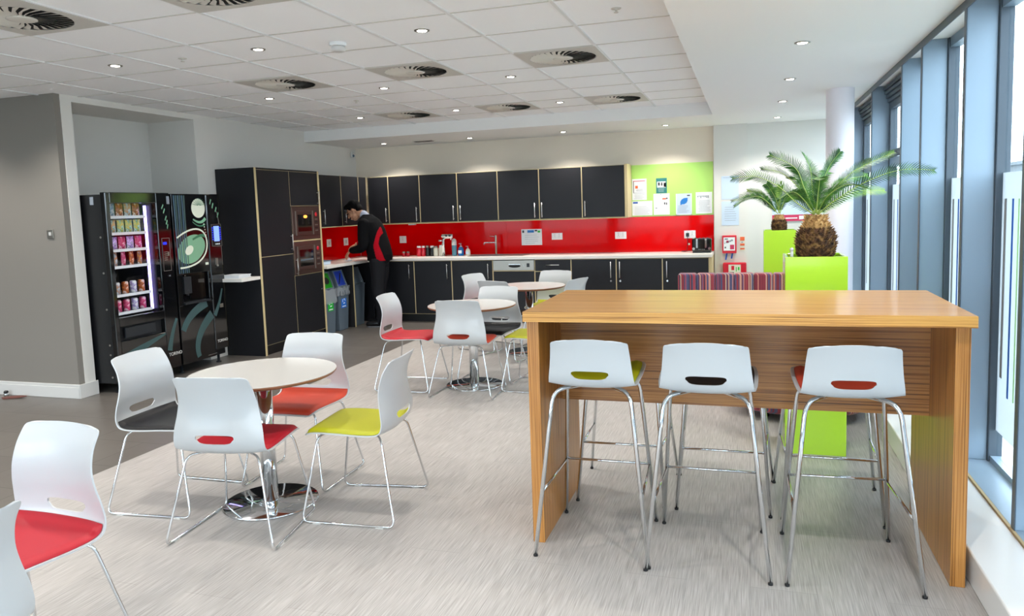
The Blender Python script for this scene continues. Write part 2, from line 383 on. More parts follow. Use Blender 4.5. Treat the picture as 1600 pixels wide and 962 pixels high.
# ------------------------------------------------------------------ window wall
FINS = [-2.4, -1.4, -.4, .55, 1.5, 2.48, 3.48, 4.40, 5.41, 6.07, 7.45, 9.03, 10.07]
for k, y in enumerate(FINS):
    t = .028
    y0, y1 = (y-t/2, y+t/2)
    f = MB().box(WWX, 1.19, y0, y1, .14, ZS)
    fin = struct('trim_%d' % (k+10), f, 'frame', bevel=.003)
    # edge cap facing the room and the glazing bar behind the fin
    c = MB().box(WWX-.004, WWX, y0-.006, y1+.006, .14, ZS); c.build('fin_cap', 'framed', fin)
    c = MB().box(1.19, 1.255, y-.035, y+.035, .10, ZS); c.build('glazing_bar', 'framed', fin, bevel=.004)
def bay(n, y0, y1, kind):
    y0 += .035; y1 -= .035
    fr = MB().box(1.20, 1.26, y0, y1, .12, .17).box(1.20, 1.26, y0, y1, ZS-.06, ZS)
    f = struct('window_%d' % n, fr, 'frame')
    if kind == 'fixed':
        MB().box(1.228, 1.236, y0, y1, .17, ZS-.06).build('pane', 'glass', f)
        zt = 1.64
    else:
        MB().box(1.195, 1.26, y0, y1, 1.80, 1.875).build('transom', 'frame', f, bevel=.003)
        MB().box(1.228, 1.236, y0, y1, .17, 1.80).build('pane', 'glass', f)
        # louvred vent box at the head
        v = MB()
        for q in range(4): v.box(1.17-.012*q, 1.26, y0, y1, 2.36+.035*q, 2.36+.035*q+.029)
        v.build('vent_louvre', 'framed', f, bevel=.004)
        s = MB().box(1.185, 1.235, y0+.01, y1-.01, 1.885, 1.94).box(1.185, 1.235, y0+.01, y1-.01, 2.30, 2.355).box(1.185, 1.235, y0+.01, y0+.07, 1.94, 2.30).box(1.185, 1.235, y1-.07, y1-.01, 1.94, 2.30)
        s = s.build('sash', 'framed', f, bevel=.003)
        MB().box(1.205, 1.212, y0+.07, y1-.07, 1.94, 2.30).build('pane', 'glass', s)
        yh = y0+.32
        MB().box(1.165, 1.185, yh-.02, yh+.02, 1.90, 1.93).tube(fillet([(1.165, yh, 1.915), (1.14, yh, 1.92), (1.14, yh-.10, 1.935)], .015), .008).build('window_handle', 'chrome', s)
        zt = 1.64
    fl = MB().box(1.222, 1.2265, y0, y1, .31, zt).build('frosted_film', 'film', f)
    st = MB(); a = y1-.13*(y1-y0)
    w_ = (y1-y0)
    for fr_, wd, mm, zb in ((.93, .028, 'sgrey', .60), (.80, .018, 'sblue', .52), (.70, .008, 'sgreen', .52), (.47, .009, 'spink', .45), (.30, .012, 'sgrey', .5), (.18, .008, 'sgreen', .5)):
        st.use(M[mm]).box(1.2185, 1.2215, y0+fr_*w_-wd/2, y0+fr_*w_+wd/2, zb, 1.51)
    st.build('film_stripes', None, fl)
kinds = ['fixed']*8+['fixed', 'open', 'open', 'fixed']
for k in range(len(FINS)-1): bay(k+20 if k < 6 else k-5, FINS[k], FINS[k+1], kinds[k])
sbox('trim_3', 'frame', WWX, 1.26, -3, BWY, .10, .14, bevel=.003)
sbox('trim_4', 'tan', WWX-.012, WWX, -3, BWY, .128, .1405)
sbox('trim_5', 'ledge', .83, WWX-.012, -3, BWY, 0, .133, bevel=.006)
sbox('trim_6', 'framed', WWX-.006, WWX, -3, BWY, ZS-.045, ZS)
sbox('wall_right', 'wallw', 1.26, 1.40, -3, BWY, -.1, .12)
# round column by the windows
struct('wall_column', MB().lathe([(.118, 0), (.118, ZS)], (.785, 7.42, 0), 40, False), 'colm')

# outside
sbox('ground_outside', 'grass', -30, 90, -40, 120, -.5, -.35)
t = thing('office_building', 'long low pale building with a band of windows seen outside through the glass', 'building', (42, 70, -.35))
MB().box(30, 56, 20, 110, -.35, 4.6).build('wall', 'bld', t)
MB().box(29.6, 56.4, 19.6, 110.4, 4.6, 5.0).build('roof', 'bld', t)
for k in range(12): MB().box(29.93, 30, 22+k*7.3, 27.5+k*7.3, 1.4, 3.6).build('window', 'bldw', t)

# ------------------------------------------------------------------ ceiling fittings
def tile(i, j): return (-2.2165+.6*i, 4.036+.6*j)
def make_downlight():
    t = thing('downlight', 'x', 'ceiling light', (0, 0, 0))
    MB().loft([MB.ring]) if False else None
    m = MB(); Z = Vector((0, 0, 1)); X = Vector((1, 0, 0)); Y = Vector((0, 1, 0))
    m.loft([m.ring(Vector((0, 0, z)), X, Y, r, n=24) for r, z in ((.048, 0), (.048, -.004), (.034, -.006), (.030, -.002), (.030, 0))], False)
    m.build('trim_ring', 'steel', t)
    MB().lathe([(.030, -.0045), (.028, -.006), (.001, -.007)], n=20).build('bulb', 'lamp', t)
    l = bpy.data.lights.new('beam', 'SPOT'); l.energy = LAMP_W; l.spot_size = math.radians(125); l.spot_blend = .7; l.shadow_soft_size = .03; l.color = (1, .95, .88)
    o = bpy.data.objects.new('beam', l); COL.objects.link(o); o.parent = t; o.location = (0, 0, -.015); ORG[o] = Vector()
    return t
proto = make_downlight(); first = True
def place(pr, used, loc, label, group, rz=0):
    o = pr if not used[0] else copy_tree(pr)
    used[0] = True; o.location = loc; o.rotation_euler = (0, 0, rz); o['label'] = label; o['group'] = group
    return o
used = [False]
rowname = {.5: 'nearest', 3.5: 'middle', 6.45: 'farthest'}; colname = {-3.48: 'left', -1.48: 'middle', .5: 'right'}
rows = [(-5.5, 'hidden'), (-2.5, 'hidden'), (.5, 'nearest'), (3.5, 'middle'), (6.38, 'farthest')]
def HID(i, j): return 'round recessed downlight behind the viewpoint, %s row, %s column from the left wall' % ('rear' if j < -4 else 'front', ['first', 'second', 'third', 'fourth', 'fifth', 'sixth'][(-9.48, -7.48, -5.48, -3.48, -1.48, .5).index(i)])
for j, rn in rows:
    for i in (-9.48, -7.48, -5.48, -3.48, -1.48, .5):
        x, y = tile(i, j)
        if y > 4.9 and x < -5.4: continue
        if i < -4:
            if y > 2: place(proto, used, (x, y, ZC), 'recessed downlight in tiles left of the view, %s row, %s' % (('nearer', 'farther')[j > 0], ('by the far left wall', 'in mid room', 'just out of view')[(-9.48, -7.48, -5.48).index(i)]), 'tiled ceiling downlights out of frame')
            else: place(proto, used, (x, y, ZC), HID(i, j), 'tiled ceiling downlights out of frame')
        elif rn == 'hidden': place(proto, used, (x, y, ZC), HID(i, j), 'tiled ceiling downlights out of frame')
        else: place(proto, used, (x, y, ZC), 'round recessed downlight in the tiled ceiling, %s row, %s of its three' % (rn, colname[i]), 'downlights in the tiled ceiling')
for k, y in enumerate((-2.15, -.7, .75, 2.2, 3.65, 5.10, 6.57, 8.0, 9.51)):
    lb = 'recessed downlight in the window-side plaster ceiling, out of view, %s from the rear' % ('first', 'second', 'third', 'fourth', 'fifth')[k] if k < 5 else 'round recessed downlight in the window-side plaster ceiling, %s' % ('nearest and largest in view', 'second from the front', 'third from the front, above the palms', 'farthest, just before the back wall')[k-5]
    place(proto, used, (.32, y, ZS), lb, 'downlights in the plaster ceiling by the windows')
for k, x in enumerate((-4.89, -3.6, -2.3, -.99)):
    place(proto, used, (x, 9.57, ZS), 'round recessed downlight in the kitchen soffit, %s' % ('leftmost, nearest the corner sensor', 'second from the left', 'third from the left', 'rightmost, above the green board')[k], 'downlights in the kitchen soffit')
def make_vent():
    t = thing('ceiling_vent', 'x', 'air vent')
    m = MB()
    n = 48; X = Vector((1, 0, 0)); Y = Vector((0, 1, 0))
    inner = m.ring(Vector((0, 0, -.006)), X, Y, .245, n=n); outer = []
    for k in range(n):
        a = 2*PI*k/n; c, s = math.cos(a), math.sin(a); q = .297/max(abs(c), abs(s)); outer.append(m.bm.verts.new((c*q, s*q, -.006)))
    up = [m.bm.verts.new((v.co.x, v.co.y, 0)) for v in outer]
    m.loft([inner, outer, up], False, False)
    m.build('faceplate', 'vent', t)
    m = MB().lathe([(.245, -.001), (.001, -.0009)], n=32); m.build('void', 'ventd', t)
    m = MB(); nv = 30
    for k in range(nv):
        a = 2*PI*k/nv
        def p(r, da, z): return Vector((r*math.cos(a+da), r*math.sin(a+da), z))
        q = [p(.07, 0, -.010), p(.15, .06, -.011), p(.243, .20, -.008)]
        w2 = [p(.07, .16, -.003), p(.15, .19, -.003), p(.243, .335, -.002)]
        m.grid([q, w2], True)
    m.build('vanes', 'vane', t)
    MB().lathe([(.075, -.002), (.075, -.011), (.06, -.014), (.001, -.015)], n=24).build('hub', 'vane', t)
    return t
vp = make_vent(); used = [False]
vn = {(-2.45, -1.45): 'cut by the top left corner of the view', (-.5, -1.4): 'cut by the top edge of the view', (-2.45, 2.45): 'second row, leftmost of its three', (-.45, 2.45): 'second row, middle of its three', (1.55, 2.45): 'second row, rightmost of its three', (-2.45, 6.4): 'farthest row, leftmost of its three', (-.45, 6.4): 'farthest row, middle of its three', (1.55, 6.4): 'farthest row, rightmost of its three'}
for (i, j), s in vn.items():
    i = math.floor(i)+.5; j = math.floor(j)+.5
    x, y = tile(i, j)
    place(vp, used, (x, y, ZC-.003), 'square ceiling vent with round swirl vanes, '+s, 'swirl vents in the tiled ceiling')
t = thing('smoke_detector', 'white round smoke detector on the tiled ceiling', 'smoke detector', (*tile(-.55, .62), ZC))
x, y = tile(-.55, .62)
MB().lathe([(.055, ZC), (.055, ZC-.018), (.05, ZC-.022)], (x, y, 0), 28).build('base', 'swhite', t)
MB().lathe([(.042, ZC-.02), (.045, ZC-.032), (.048, ZC-.036), (.045, ZC-.052), (.03, ZC-.058)], (x, y, 0), 28).build('sensing_chamber', 'skirt', t)
for (i, j), s in (((-2.52, .52), 'small ceiling sprinkler head between the two nearest left downlights'), ((-2.45, 4.4), 'small ceiling sprinkler head among the far left tiles'), ((2.5, .51), 'small ceiling sprinkler head near the right edge of the tiled ceiling')):
    x, y = tile(i, j)
    MB().lathe([(.03, ZC), (.028, ZC-.004), (.008, ZC-.005), (.007, ZC-.02), (.014, ZC-.022), (.012, ZC-.025)], (x, y, 0), 16).build('sprinkler_head', 'vent', label=s, cat='sprinkler', group='sprinkler heads')
t = thing('slot_vent', 'short rectangular slot vent in the kitchen soffit between the two left downlights', 'air vent', (-4.28, 9.58, ZS))
MB().box(-4.43, -4.13, 9.53, 9.63, ZS-.006, ZS).build('frame', 'vent', t)
m = MB()
for q in range(4): m.box(-4.415, -4.145, 9.54+.022*q, 9.552+.022*q, ZS-.010, ZS-.006)
m.build('slats', 'ventd', t)
m = MB().box(-5.63, -5.60, 9.93, 9.99, 2.38, 2.46, bev=.006)
t = thing('motion_sensor', 'small grey motion sensor high in the kitchen corner', 'sensor', (-5.6, 9.95, 2.38))
m.build('housing', 'skirt', t)
MB().ball((-5.595, 9.955, 2.40), .016, .02, .02).build('lens', 'curtain', t)

# ------------------------------------------------------------------ kitchen, left run
XL = -5.13
t = thing('tall_cabinet', 'tall charcoal larder cabinet with two doors beside the vending machines', 'cabinet', (-5.4, 7.27, 0))
MB().box(LWX+.005, XL-.02, 6.975, 7.58, .11, 2.06).build('carcass', 'cabin', t)
MB().box(LWX+.005, XL, 6.945, 6.973, 0, 2.085).build('end_panel', 'cab', t)
MB().box(XL, XL+.004, 6.943, 6.975, 0, 2.085).build('edge_strip', 'ply', t, label='pale birch edge strip')
MB().box(LWX+.005, XL, 6.975, 7.585, 2.065, 2.085).build('top_panel', 'cab', t)
MB().box(XL-.04, XL-.02, 6.98, 7.585, 0, .105).build('plinth', 'black', t)
def hbar(mb, x, y, z0, z1, ax='x', l=1):   # vertical bar handle standing off a face
    pass
def vhandle(parent, x, y, z0, z1, face):
    """bar handle; face 'x' = front looks to +x, 'y' = front looks to -y"""
    m = MB()
    if face == 'x':
        m.tube([(x+.028, y, z0), (x+.028, y, z1)], .006); [m.tube([(x, y, z), (x+.028, y, z)], .004) for z in (z0+.02, z1-.02)]
    else:
        m.tube([(x, y-.028, z0), (x, y-.028, z1)], .006); [m.tube([(x, y, z), (x, y-.028, z)], .004) for z in (z0+.02, z1-.02)]
    m.build('handle', 'handle', parent)
def xdoor(parent, y0, y1, z0, z1, hy=None, hz=None, name='door'):
    d = MB().box(XL-.02, XL, y0+.003, y1-.003, z0+.003, z1-.003).use(M['ply']).build(name, 'cab', parent)
    d.data.materials.clear(); d.data.materials.append(M['cab'])
    e = MB().box(XL-.0205, XL-.001, y0+.0005, y0+.003, z0, z1).box(XL-.0205, XL-.001, y1-.003, y1-.0005, z0, z1).box(XL-.0205, XL-.001, y0, y1, z0, z0+.003).box(XL-.0205, XL-.001, y0, y1, z1-.003, z1)
    e.build('edging', 'ply', d)
    if hy: vhandle(d, XL, hy, hz[0], hz[1], 'x')
    return d
xdoor(t, 6.98, 7.59, 1.10, 2.065, 7.555, (1.14, 1.33)); xdoor(t, 6.98, 7.59, .11, 1.10)
t = thing('tall_cabinet', 'tall charcoal cabinet housing the two microwaves', 'cabinet', (-5.4, 7.9, 0))
MB().box(LWX+.005, XL-.02, 7.59, 8.19, .11, .835).box(LWX+.005, XL-.02, 7.59, 8.19, 1.66, 2.06).box(LWX+.005, XL-.4, 7.59, 8.19, .835, 1.66).build('carcass', 'cabin', t)
MB().box(LWX+.005, XL, 8.195, 8.22, 0, 2.085).build('end_panel', 'cab', t)
MB().box(XL, XL+.004, 8.193, 8.224, 0, 2.085).build('edge_strip', 'ply', t, label='pale birch edge strip')
MB().box(LWX+.005, XL, 7.588, 8.19, 2.065, 2.085).build('top_panel', 'cab', t)
MB().box(XL-.38, XL+.001, 7.59, 8.19, 1.236, 1.252).build('shelf', 'ply', t)
MB().box(XL-.04, XL-.02, 7.59, 8.19, 0, .105).build('plinth', 'black', t)
xdoor(t, 7.59, 8.19, 1.66, 2.065, 8.165, (1.67, 1.84)); d = xdoor(t, 7.59, 8.19, .11, .835)
MB().tube([(XL, 8.15, .62), (XL+.012, 8.15, .62)], .01, 12).build('lock', 'chrome', d)
vhandle(d, XL, 7.625, .84, 1.04, 'x')
def microwave(z0, z1, label, lit):
    t = thing('microwave', label, 'microwave', (XL-.15, 7.89, z0), 'built-in microwaves')
    MB().box(XL-.36, XL-.004, 7.605, 8.18, z0+.004, z1-.004).build('casing', 'black', t)
    MB().box(XL-.003, XL+.006, 7.60, 8.185, z0+.002, z1-.002).build('fascia', 'micro', t, bevel=.003)
    zc = (z0+z1)/2; h = (z1-z0)/2
    d = MB().box(XL+.006, XL+.02, 7.64, 8.02, zc-h*.72, zc+h*.72).build('door', 'micro', t, bevel=.004)
    MB().box(XL+.02, XL+.022, 7.69, 7.98, zc-h*.5, zc+h*.5).build('glass', 'microd', d)
    MB().box(XL+.022, XL+.03, 8.0, 8.012, zc-h*.72, zc+h*.72).build('handle', 'steel', d)
    MB().box(XL+.0201, XL+.03, 7.642, 7.652, zc-h*.72, zc+h*.72).build('door_rib', 'steel', d)
    if lit: MB().ball((XL+.0215, 7.85, zc+h*.38), .002, .045, .02).build('oven_lamp', 'warm', d, label='glowing amber light inside')
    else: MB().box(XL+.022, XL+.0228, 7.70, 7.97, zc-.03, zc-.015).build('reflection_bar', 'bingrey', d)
    cp = MB().box(XL+.006, XL+.016, 8.03, 8.15, zc-h*.72, zc+h*.72).build('control_panel', 'micro', t, bevel=.002)
    MB().ball((XL+.018, 8.09, zc+h*.5), .006, .026, .026).build('dial', 'redp', cp)
    for q in range(5): MB().box(XL+.016, XL+.019, 8.06, 8.12, zc+h*(.2-.17*q)-.006, zc+h*(.2-.17*q)+.006).build('button', 'dgrey' if q % 2 else 'steel', cp)
microwave(1.254, 1.655, 'upper of the two built-in bronze microwaves, amber light inside', True)
microwave(.838, 1.235, 'lower of the two built-in bronze microwaves, dark inside', False)
# letter shelf on the end panel
m = MB().box(LWX+.01, -5.13, 6.62, 6.94, .862, .897)
m.build('wall_shelf', 'top', label='small white shelf fixed to the side of the tall cabinet beside the drinks machine', cat='shelf', bevel=.003)
m = MB()
for k in range(6): m.box(-5.42+.01*rnd.random(), -5.20+.01*rnd.random(), 6.66, 6.86+.01*rnd.random(), .8975+.006*k, .902+.006*k)
m.build('leaflet_stack', 'paper', label='stack of white leaflets on the small wall shelf', cat='leaflets')
MB().box(-5.52, -5.43, 6.68, 6.84, .8975, .922).build('notepad', 'yellow', label='yellow notepad on the small wall shelf beside the white leaflets', cat='notepad')
# worktops
m = MB().box(LWX+.002, -5.08, 8.225, 9.475, .862, .90).box(LWX+.002, -.44, 9.475, BWY-.002, .862, .90)
m.build('worktop', 'top', label='pale L-shaped kitchen worktop running along the left and back walls', cat='worktop', bevel=.003)
# open recycling bay
t = thing('bin_bay', 'open charcoal under-counter bay with birch divider holding the recycling bins', 'cabinet', (-5.4, 8.8, 0))
MB().box(LWX+.005, LWX+.02, 8.225, 9.50, 0, .86).build('back_panel', 'cabin', t)
MB().box(LWX+.02, -5.14, 8.955, 8.975, 0, .86).build('divider', 'cabin', t)
MB().box(-5.14, -5.135, 8.953, 8.977, 0, .86).build('edge_strip', 'ply', t, label='pale birch edge strip')
MB().box(LWX+.02, -5.12, 9.485, 9.50, 0, .86).build('side_panel', 'cab', t)
def make_bin(yc, label, lidm, sticker, bagd, w_=.27, style='hole', x1=-5.16):
    x0 = x1-.40
    t = thing('recycling_bin', label, 'bin', ((x0+x1)/2, yc, 0), 'recycling bins under the counter')
    m = MB(); a = w_/2; h = .56
    def rg(z, s, tx=0): return [m.bm.verts.new((x, y, z)) for x, y in ((x0+s, yc-a+s), (x1-s, yc-a+s), (x1-s, yc+a-s), (x0+s, yc+a-s))]
    m.loft([rg(0.002, .025), rg(h, 0), rg(h, .012), rg(.02, .035)], True, False)
    m.build('body', 'bingrey', t, bevel=.004)
    m = MB().box(x0-.004, x1+.004, yc-a-.004, yc+a+.004, h, h+.018); 
    m.build('lid_rim', 'bingrey', t)
    # sloping lid frame rising to the back, insert on its face
    def P(u, v, d=0):   # u across (y), v up the slope
        X0, Z0, X1, Z1 = x1-.02, h+.02, x1-.10, .80
        n = Vector((Z1-Z0, 0, X0-X1)).normalized()
        return Vector((X0+(X1-X0)*v, yc-a*.92+2*a*.92*u, Z0+(Z1-Z0)*v))+n*d
    m = MB()
    for (u0, u1, v0, v1) in ((0, .12, 0, 1), (.88, 1, 0, 1), (.12, .88, 0, .08), (.12, .88, .94, 1)):
        m.prism([P(u0, v0), P(u1, v0), P(u1, v1), P(u0, v1)], (P(0, 0, .012)-P(0, 0)))
    # sides
    for u in (0, 1):
        m.prism([P(u, 0), P(u, 1), (x0+.02, P(u, 1).y, .785), (x0+.02, P(u, 1).y, h+.02)], (0, .004 if u == 0 else -.004, 0))
    m.build('lid_hood', 'bingrey', t)
    m = MB(); m.prism([P(.12, .08), P(.88, .08), P(.88, .94), P(.12, .94)], (P(0, 0, .006)-P(0, 0)))
    ins = m.build('lid_insert', lidm, t)
    if style == 'hole':
        m = MB(); m.prism([P(.5+.26*math.cos(2*PI*k/24), .5+.2*math.sin(2*PI*k/24), .0075) for k in range(24)], (P(0, 0, .001)-P(0, 0))); m.build('round_opening', 'ventd', ins)
    elif style == 'slot':
        m = MB(); m.prism([P(.22, .2, .0075), P(.3, .17, .0075), P(.8, .8, .0075), P(.72, .83, .0075)], (P(0, 0, .001)-P(0, 0))); m.build('slot_opening', 'ventd', ins)
    if bagd:
        m = MB(); rows_ = []
        for z in (h+.022, h-.03, h-.09, h-bagd):
            r_ = []
            for k in range(41):
                s = k/40*4; q = int(s) % 4; f_ = s-int(s); e = .006+.004*math.sin(k*2.7+z*40)+.003*rnd.random()
                xa, xb, ya, yb = x0-e, x1+e, yc-a-e, yc+a+e
                cs = [(xa, ya), (xb, ya), (xb, yb), (xa, yb)]; p, q2 = cs[q], cs[(q+1) % 4]
                r_.append((p[0]+(q2[0]-p[0])*f_, p[1]+(q2[1]-p[1])*f_, z+.008*math.sin(k*1.3)))
            rows_.append(r_)
        m.grid(rows_); m.build('bin_liner', 'bag', t, label='crumpled clear liner')
    if sticker:
        sz = .13
        s = MB().box(x1-.012, x1-.006, yc-sz/2, yc+sz/2, .30, .30+sz+.02).build('sticker', sticker, t)
        m = MB(); zc = .39
        for k in range(3):
            a0 = 2*PI*k/3
            m.prism([(x1-.0062, yc+.036*math.cos(a0+d_), zc+.036*math.sin(a0+d_)) for d_ in (0, .5, 1.0, 1.4)]+[(x1-.0062, yc+.024*math.cos(a0+d_), zc+.024*math.sin(a0+d_)) for d_ in (1.4, 1.0, .5, 0)], (.001, 0, 0))
        m.box(x1-.0062, x1-.0052, yc-.045, yc+.045, .315, .327)
        m.build('sticker_symbol', 'paper', s)
    return t
make_bin(8.40, 'grey recycling bin with a green round-holed lid and green sticker, nearest the microwaves', 'bingreen', 'greenp', .16, style='hole')
make_bin(8.73, 'grey recycling bin with a blue slotted lid and blue sticker, middle of the three', 'binblue', 'bstick', .07, style='slot')
make_bin(9.17, 'plain grey swing-top bin behind the birch divider beside the man', 'bingrey', None, 0, .27, 'flap')
# upper cabinets, left wall
def uppers_left():
    X1 = -5.30
    t = thing('wall_cabinet', 'charcoal wall cabinet run on the left wall above the recycling bins', 'cabinet', (-5.47, 8.9, 1.375))
    MB().box(LWX+.005, X1-.02, 8.228, 9.75, 1.385, 2.06).build('carcass', 'cabin', t)
    MB().box(LWX+.005, X1, 8.228, 9.748, 1.372, 1.384).build('bottom_trim', 'ply', t)
    for (a, b_, hy) in ((8.24, 8.50, None), (8.50, 9.04, 8.56), (9.04, 9.52, 9.10), (9.52, 9.745, None)):
        d = MB().box(X1-.02, X1, a+.005, b_-.005, 1.387, 2.062).build('door', 'cab', t)
        MB().box(X1-.019, X1-.001, b_-.005, b_+.004, 1.385, 2.065).build('edging', 'ply', d)
        if hy:
            m = MB().tube([(X1+.028, hy, 1.42), (X1+.028, hy, 1.61)], .006)
            for z in (1.44, 1.59): m.tube([(X1, hy, z), (X1+.028, hy, z)], .004)
            m.build('handle', 'handle', d)
uppers_left()
# ------------------------------------------------------------------ kitchen, back run
def back_unit(name, label, x0, x1, y, z0, z1, handles=None, cat='cabinet', group=None, drawer=False, knob=None, yb=BWY-.004):
    t = thing(name, label, cat, ((x0+x1)/2, y+.2, z0), group)
    MB().box(x0+.002, x1-.002, y+.021, yb, z0, z1).build('carcass', 'cabin', t)
    def dr(n, a, b_, hx=None, hz=None, hh=None, kn=None):
        d = MB().box(x0+.006, x1-.006, y, y+.02, a, b_).build(n, 'cab', t)
        MB().box(x0, x0+.006, y+.001, y+.02, a-.003, b_+.003).box(x1-.006, x1, y+.001, y+.02, a-.003, b_+.003).box(x0+.006, x1-.006, y+.001, y+.02, a-.004, a).box(x0+.006, x1-.006, y+.001, y+.02, b_, b_+.004).build('edging', 'ply', d)
        if hx: vhandle(d, hx, y, hz[0], hz[1], 'y')
        if hh:
            m = MB().tube([(hh[0], y-.028, hh[2]), (hh[1], y-.028, hh[2])], .006)
            for xx in (hh[0]+.02, hh[1]-.02): m.tube([(xx, y, hh[2]), (xx, y-.028, hh[2])], .004)
            m.build('handle', 'handle', d)
        if kn: MB().tube([(kn[0], y, kn[1]), (kn[0], y-.014, kn[1])], .012, 12).build('lock', 'chrome', d)
    if drawer:
        dr('drawer', .705, z1-.006, hh=((x0+x1)/2-.09, (x0+x1)/2+.09, .785)); dr('door', z0+.006, .695)
    else:
        dr('door', z0+.006, z1-.006, *(handles or (None, None)), kn=knob)
    return t
YU, YB = 9.75, 9.50
ug = 'charcoal wall cabinets on the back wall'
ux = [-5.28, -4.95, -4.46, -3.887, -3.29, -2.70, -2.112, -1.54]
un = ['narrow charcoal wall cabinet in the back left corner, behind the man', 'charcoal wall cabinet second from the corner, right of the man', 'charcoal wall cabinet above the row of flasks', 'charcoal wall cabinet above the hot water tap and soap bottles', 'charcoal wall cabinet above the sink tap', 'charcoal wall cabinet above the printed notice', 'charcoal wall cabinet beside the green pinboard, last on the right']
uh = [-4.99, -4.51, -3.945, -3.84, -2.762, -2.662, -2.07]
for k in range(7): back_unit('wall_cabinet', un[k], ux[k], ux[k+1], YU, 1.385, 2.062, (uh[k], (1.41, 1.61)), group=ug)
MB().box(-1.54, -1.505, YU-.004, BWY-.004, 1.375, 2.07).build('end_panel_board', 'ply', label='birch end panel closing the right end of the wall cabinets', cat='panel')
MB().box(-5.28, -1.54, YU, BWY-.004, 1.372, 1.381).build('trim_strip', 'ply', label='thin birch strip under the back wall cabinets', cat='trim')
bg_ = 'charcoal base cabinets under the back worktop'
back_unit('base_cabinet', 'charcoal base cabinet in the back left corner behind the man', -5.10, -4.48, YB, .11, .858, (-4.55, (.60, .81)), group=bg_, yb=BWY-.01)
back_unit('base_cabinet', 'charcoal base cabinet under the flasks, right of the man', -4.48, -3.913, YB, .11, .858, (-3.975, (.60, .81)), group=bg_)
back_unit('base_cabinet', 'charcoal base cabinet left of the dishwasher', -3.913, -3.312, YB, .11, .858, (-3.375, (.60, .81)), group=bg_)
back_unit('drawer_cabinet', 'charcoal base cabinet with a top drawer, right of the dishwasher', -2.72, -2.225, YB, .11, .858, group=bg_, drawer=True)
back_unit('base_cabinet', 'charcoal lockable base cabinet, first of three right of the drawer', -2.225, -1.632, YB, .11, .858, (-1.70, (.61, .82)), group=bg_, knob=(-1.70, .57))
back_unit('base_cabinet', 'charcoal lockable base cabinet, second of three right of the drawer', -1.632, -1.046, YB, .11, .858, (-1.585, (.61, .82)), group=bg_, knob=(-1.58, .57))
back_unit('base_cabinet', 'charcoal lockable base cabinet under the toaster, last on the right', -1.046, -.475, YB, .11, .858, (-.99, (.61, .82)), group=bg_, knob=(-.985, .57))
MB().box(-.473, -.44, YB-.004, BWY-.004, 0, .861).build('end_panel_board', 'ply', label='birch end panel closing the right end of the base cabinets', cat='panel')
MB().box(-5.10, -.475, YB+.04, YB+.06, 0, .105).build('plinth_board', 'black', label='black plinth board along the foot of the back base cabinets', cat='plinth')
# dishwasher
t = thing('dishwasher', 'built-in dishwasher with steel control panel and charcoal door', 'dishwasher', (-3.02, 9.7, .11))
MB().box(-3.308, -2.724, YB+.021, BWY-.01, .11, .858).build('tub', 'cabin', t)
cp = MB().box(-3.305, -2.727, YB-.004, YB+.02, .715, .852).build('control_panel', 'steel', t, bevel=.003)
m = MB(); m.prism([(-3.0+.085*math.cos(2*PI*k/20)*(1 if abs(math.cos(2*PI*k/20)) < .8 else 1), YB-.0045, .775+.022*math.sin(2*PI*k/20)) for k in range(20)], (0, -.003, 0)); m.build('grip_recess', 'ventd', cp)
MB().box(-3.08, -2.92, YB-.012, YB-.007, .790, .80).build('grip_lip', 'chrome', cp)
MB().box(-2.83, -2.79, YB-.007, YB-.004, .76, .81).build('display', 'black', cp)
MB().tube([(-2.87, YB-.004, .78), (-2.87, YB-.012, .78)], .009, 12).build('button', 'chrome', cp)
MB().box(-3.302, -2.73, YB, YB+.02, .115, .703).build('door', 'cab', t)
MB().box(-3.31, -3.304, YB+.001, YB+.02, .112, .71).box(-2.728, -2.722, YB+.001, YB+.02, .112, .71).box(-3.304, -2.728, YB+.001, YB+.02, .704, .712).build('edging', 'ply', t)
# splashbacks & pinboard
m = MB()
xs = [-5.628, -5.28, -3.29, -.44]
for a, b_ in zip(xs, xs[1:]): m.box(a+.001, b_-.001, BWY-.008, BWY-.001, .902, 1.372)
m.build('splashback', 'red', label='glossy red glass splashback along the back wall', cat='splashback')
MB().box(LWX+.001, LWX+.008, 8.226, BWY-.012, .902, 1.370).build('splashback', 'red', label='glossy red glass splashback on the left wall above the bins', cat='splashback')
MB().box(-1.503, -.445, BWY-.010, BWY-.001, 1.378, 2.062).build('pinboard', 'green', label='lime green pinboard on the back wall right of the cabinets', cat='pinboard')
# ------------------------------------------------------------------ paper notices
def sheet(label, x0, x1, z0, z1, y, base='paper', marks=(), name='notice', cat='notice', group='notices on the pinboard', clip=True):
    t = thing(name, label, cat, ((x0+x1)/2, y, z0), group)
    p = MB().box(x0, x1, y-.003, y, z0, z1).build('sheet', base, t)
    w_, h_ = x1-x0, z1-z0
    by = {}
    for (mm, u0, u1, v0, v1) in marks: by.setdefault(mm, []).append((u0, u1, v0, v1))
    for mm, L_ in by.items():
        m = MB()
        for (u0, u1, v0, v1) in L_: m.box(x0+u0*w_, x0+u1*w_, y-.0042-.0004*len(by), y-.003, z0+v0*h_, z0+v1*h_)
        m.build('print', mm, p)
    return t
def lines(v0, v1, n, u0=.1, u1=.9, mm='ink'):
    o = []
    for k in range(n):
        v = v0+(v1-v0)*k/max(1, n-1); e = u1-(u1-u0)*.3*rnd.random(); o.append((mm, u0+(u1-u0)*.1*rnd.random(), e, v, v+.012))
    return o
yb = BWY-.0105
sheet('white certificate sheet with an orange picture, upper left on the green pinboard', -1.508+.012, -1.303, 1.597, 1.879, yb, marks=[('pink', .08, .9, .88, .91), ('inkd', .08, .12, .35, .88), ('orange', .22, .4, .55, .68), ('ink', .08, .92, .33, .345)]+lines(.06, .25, 4)+lines(.42, .5, 3, .25, .85))
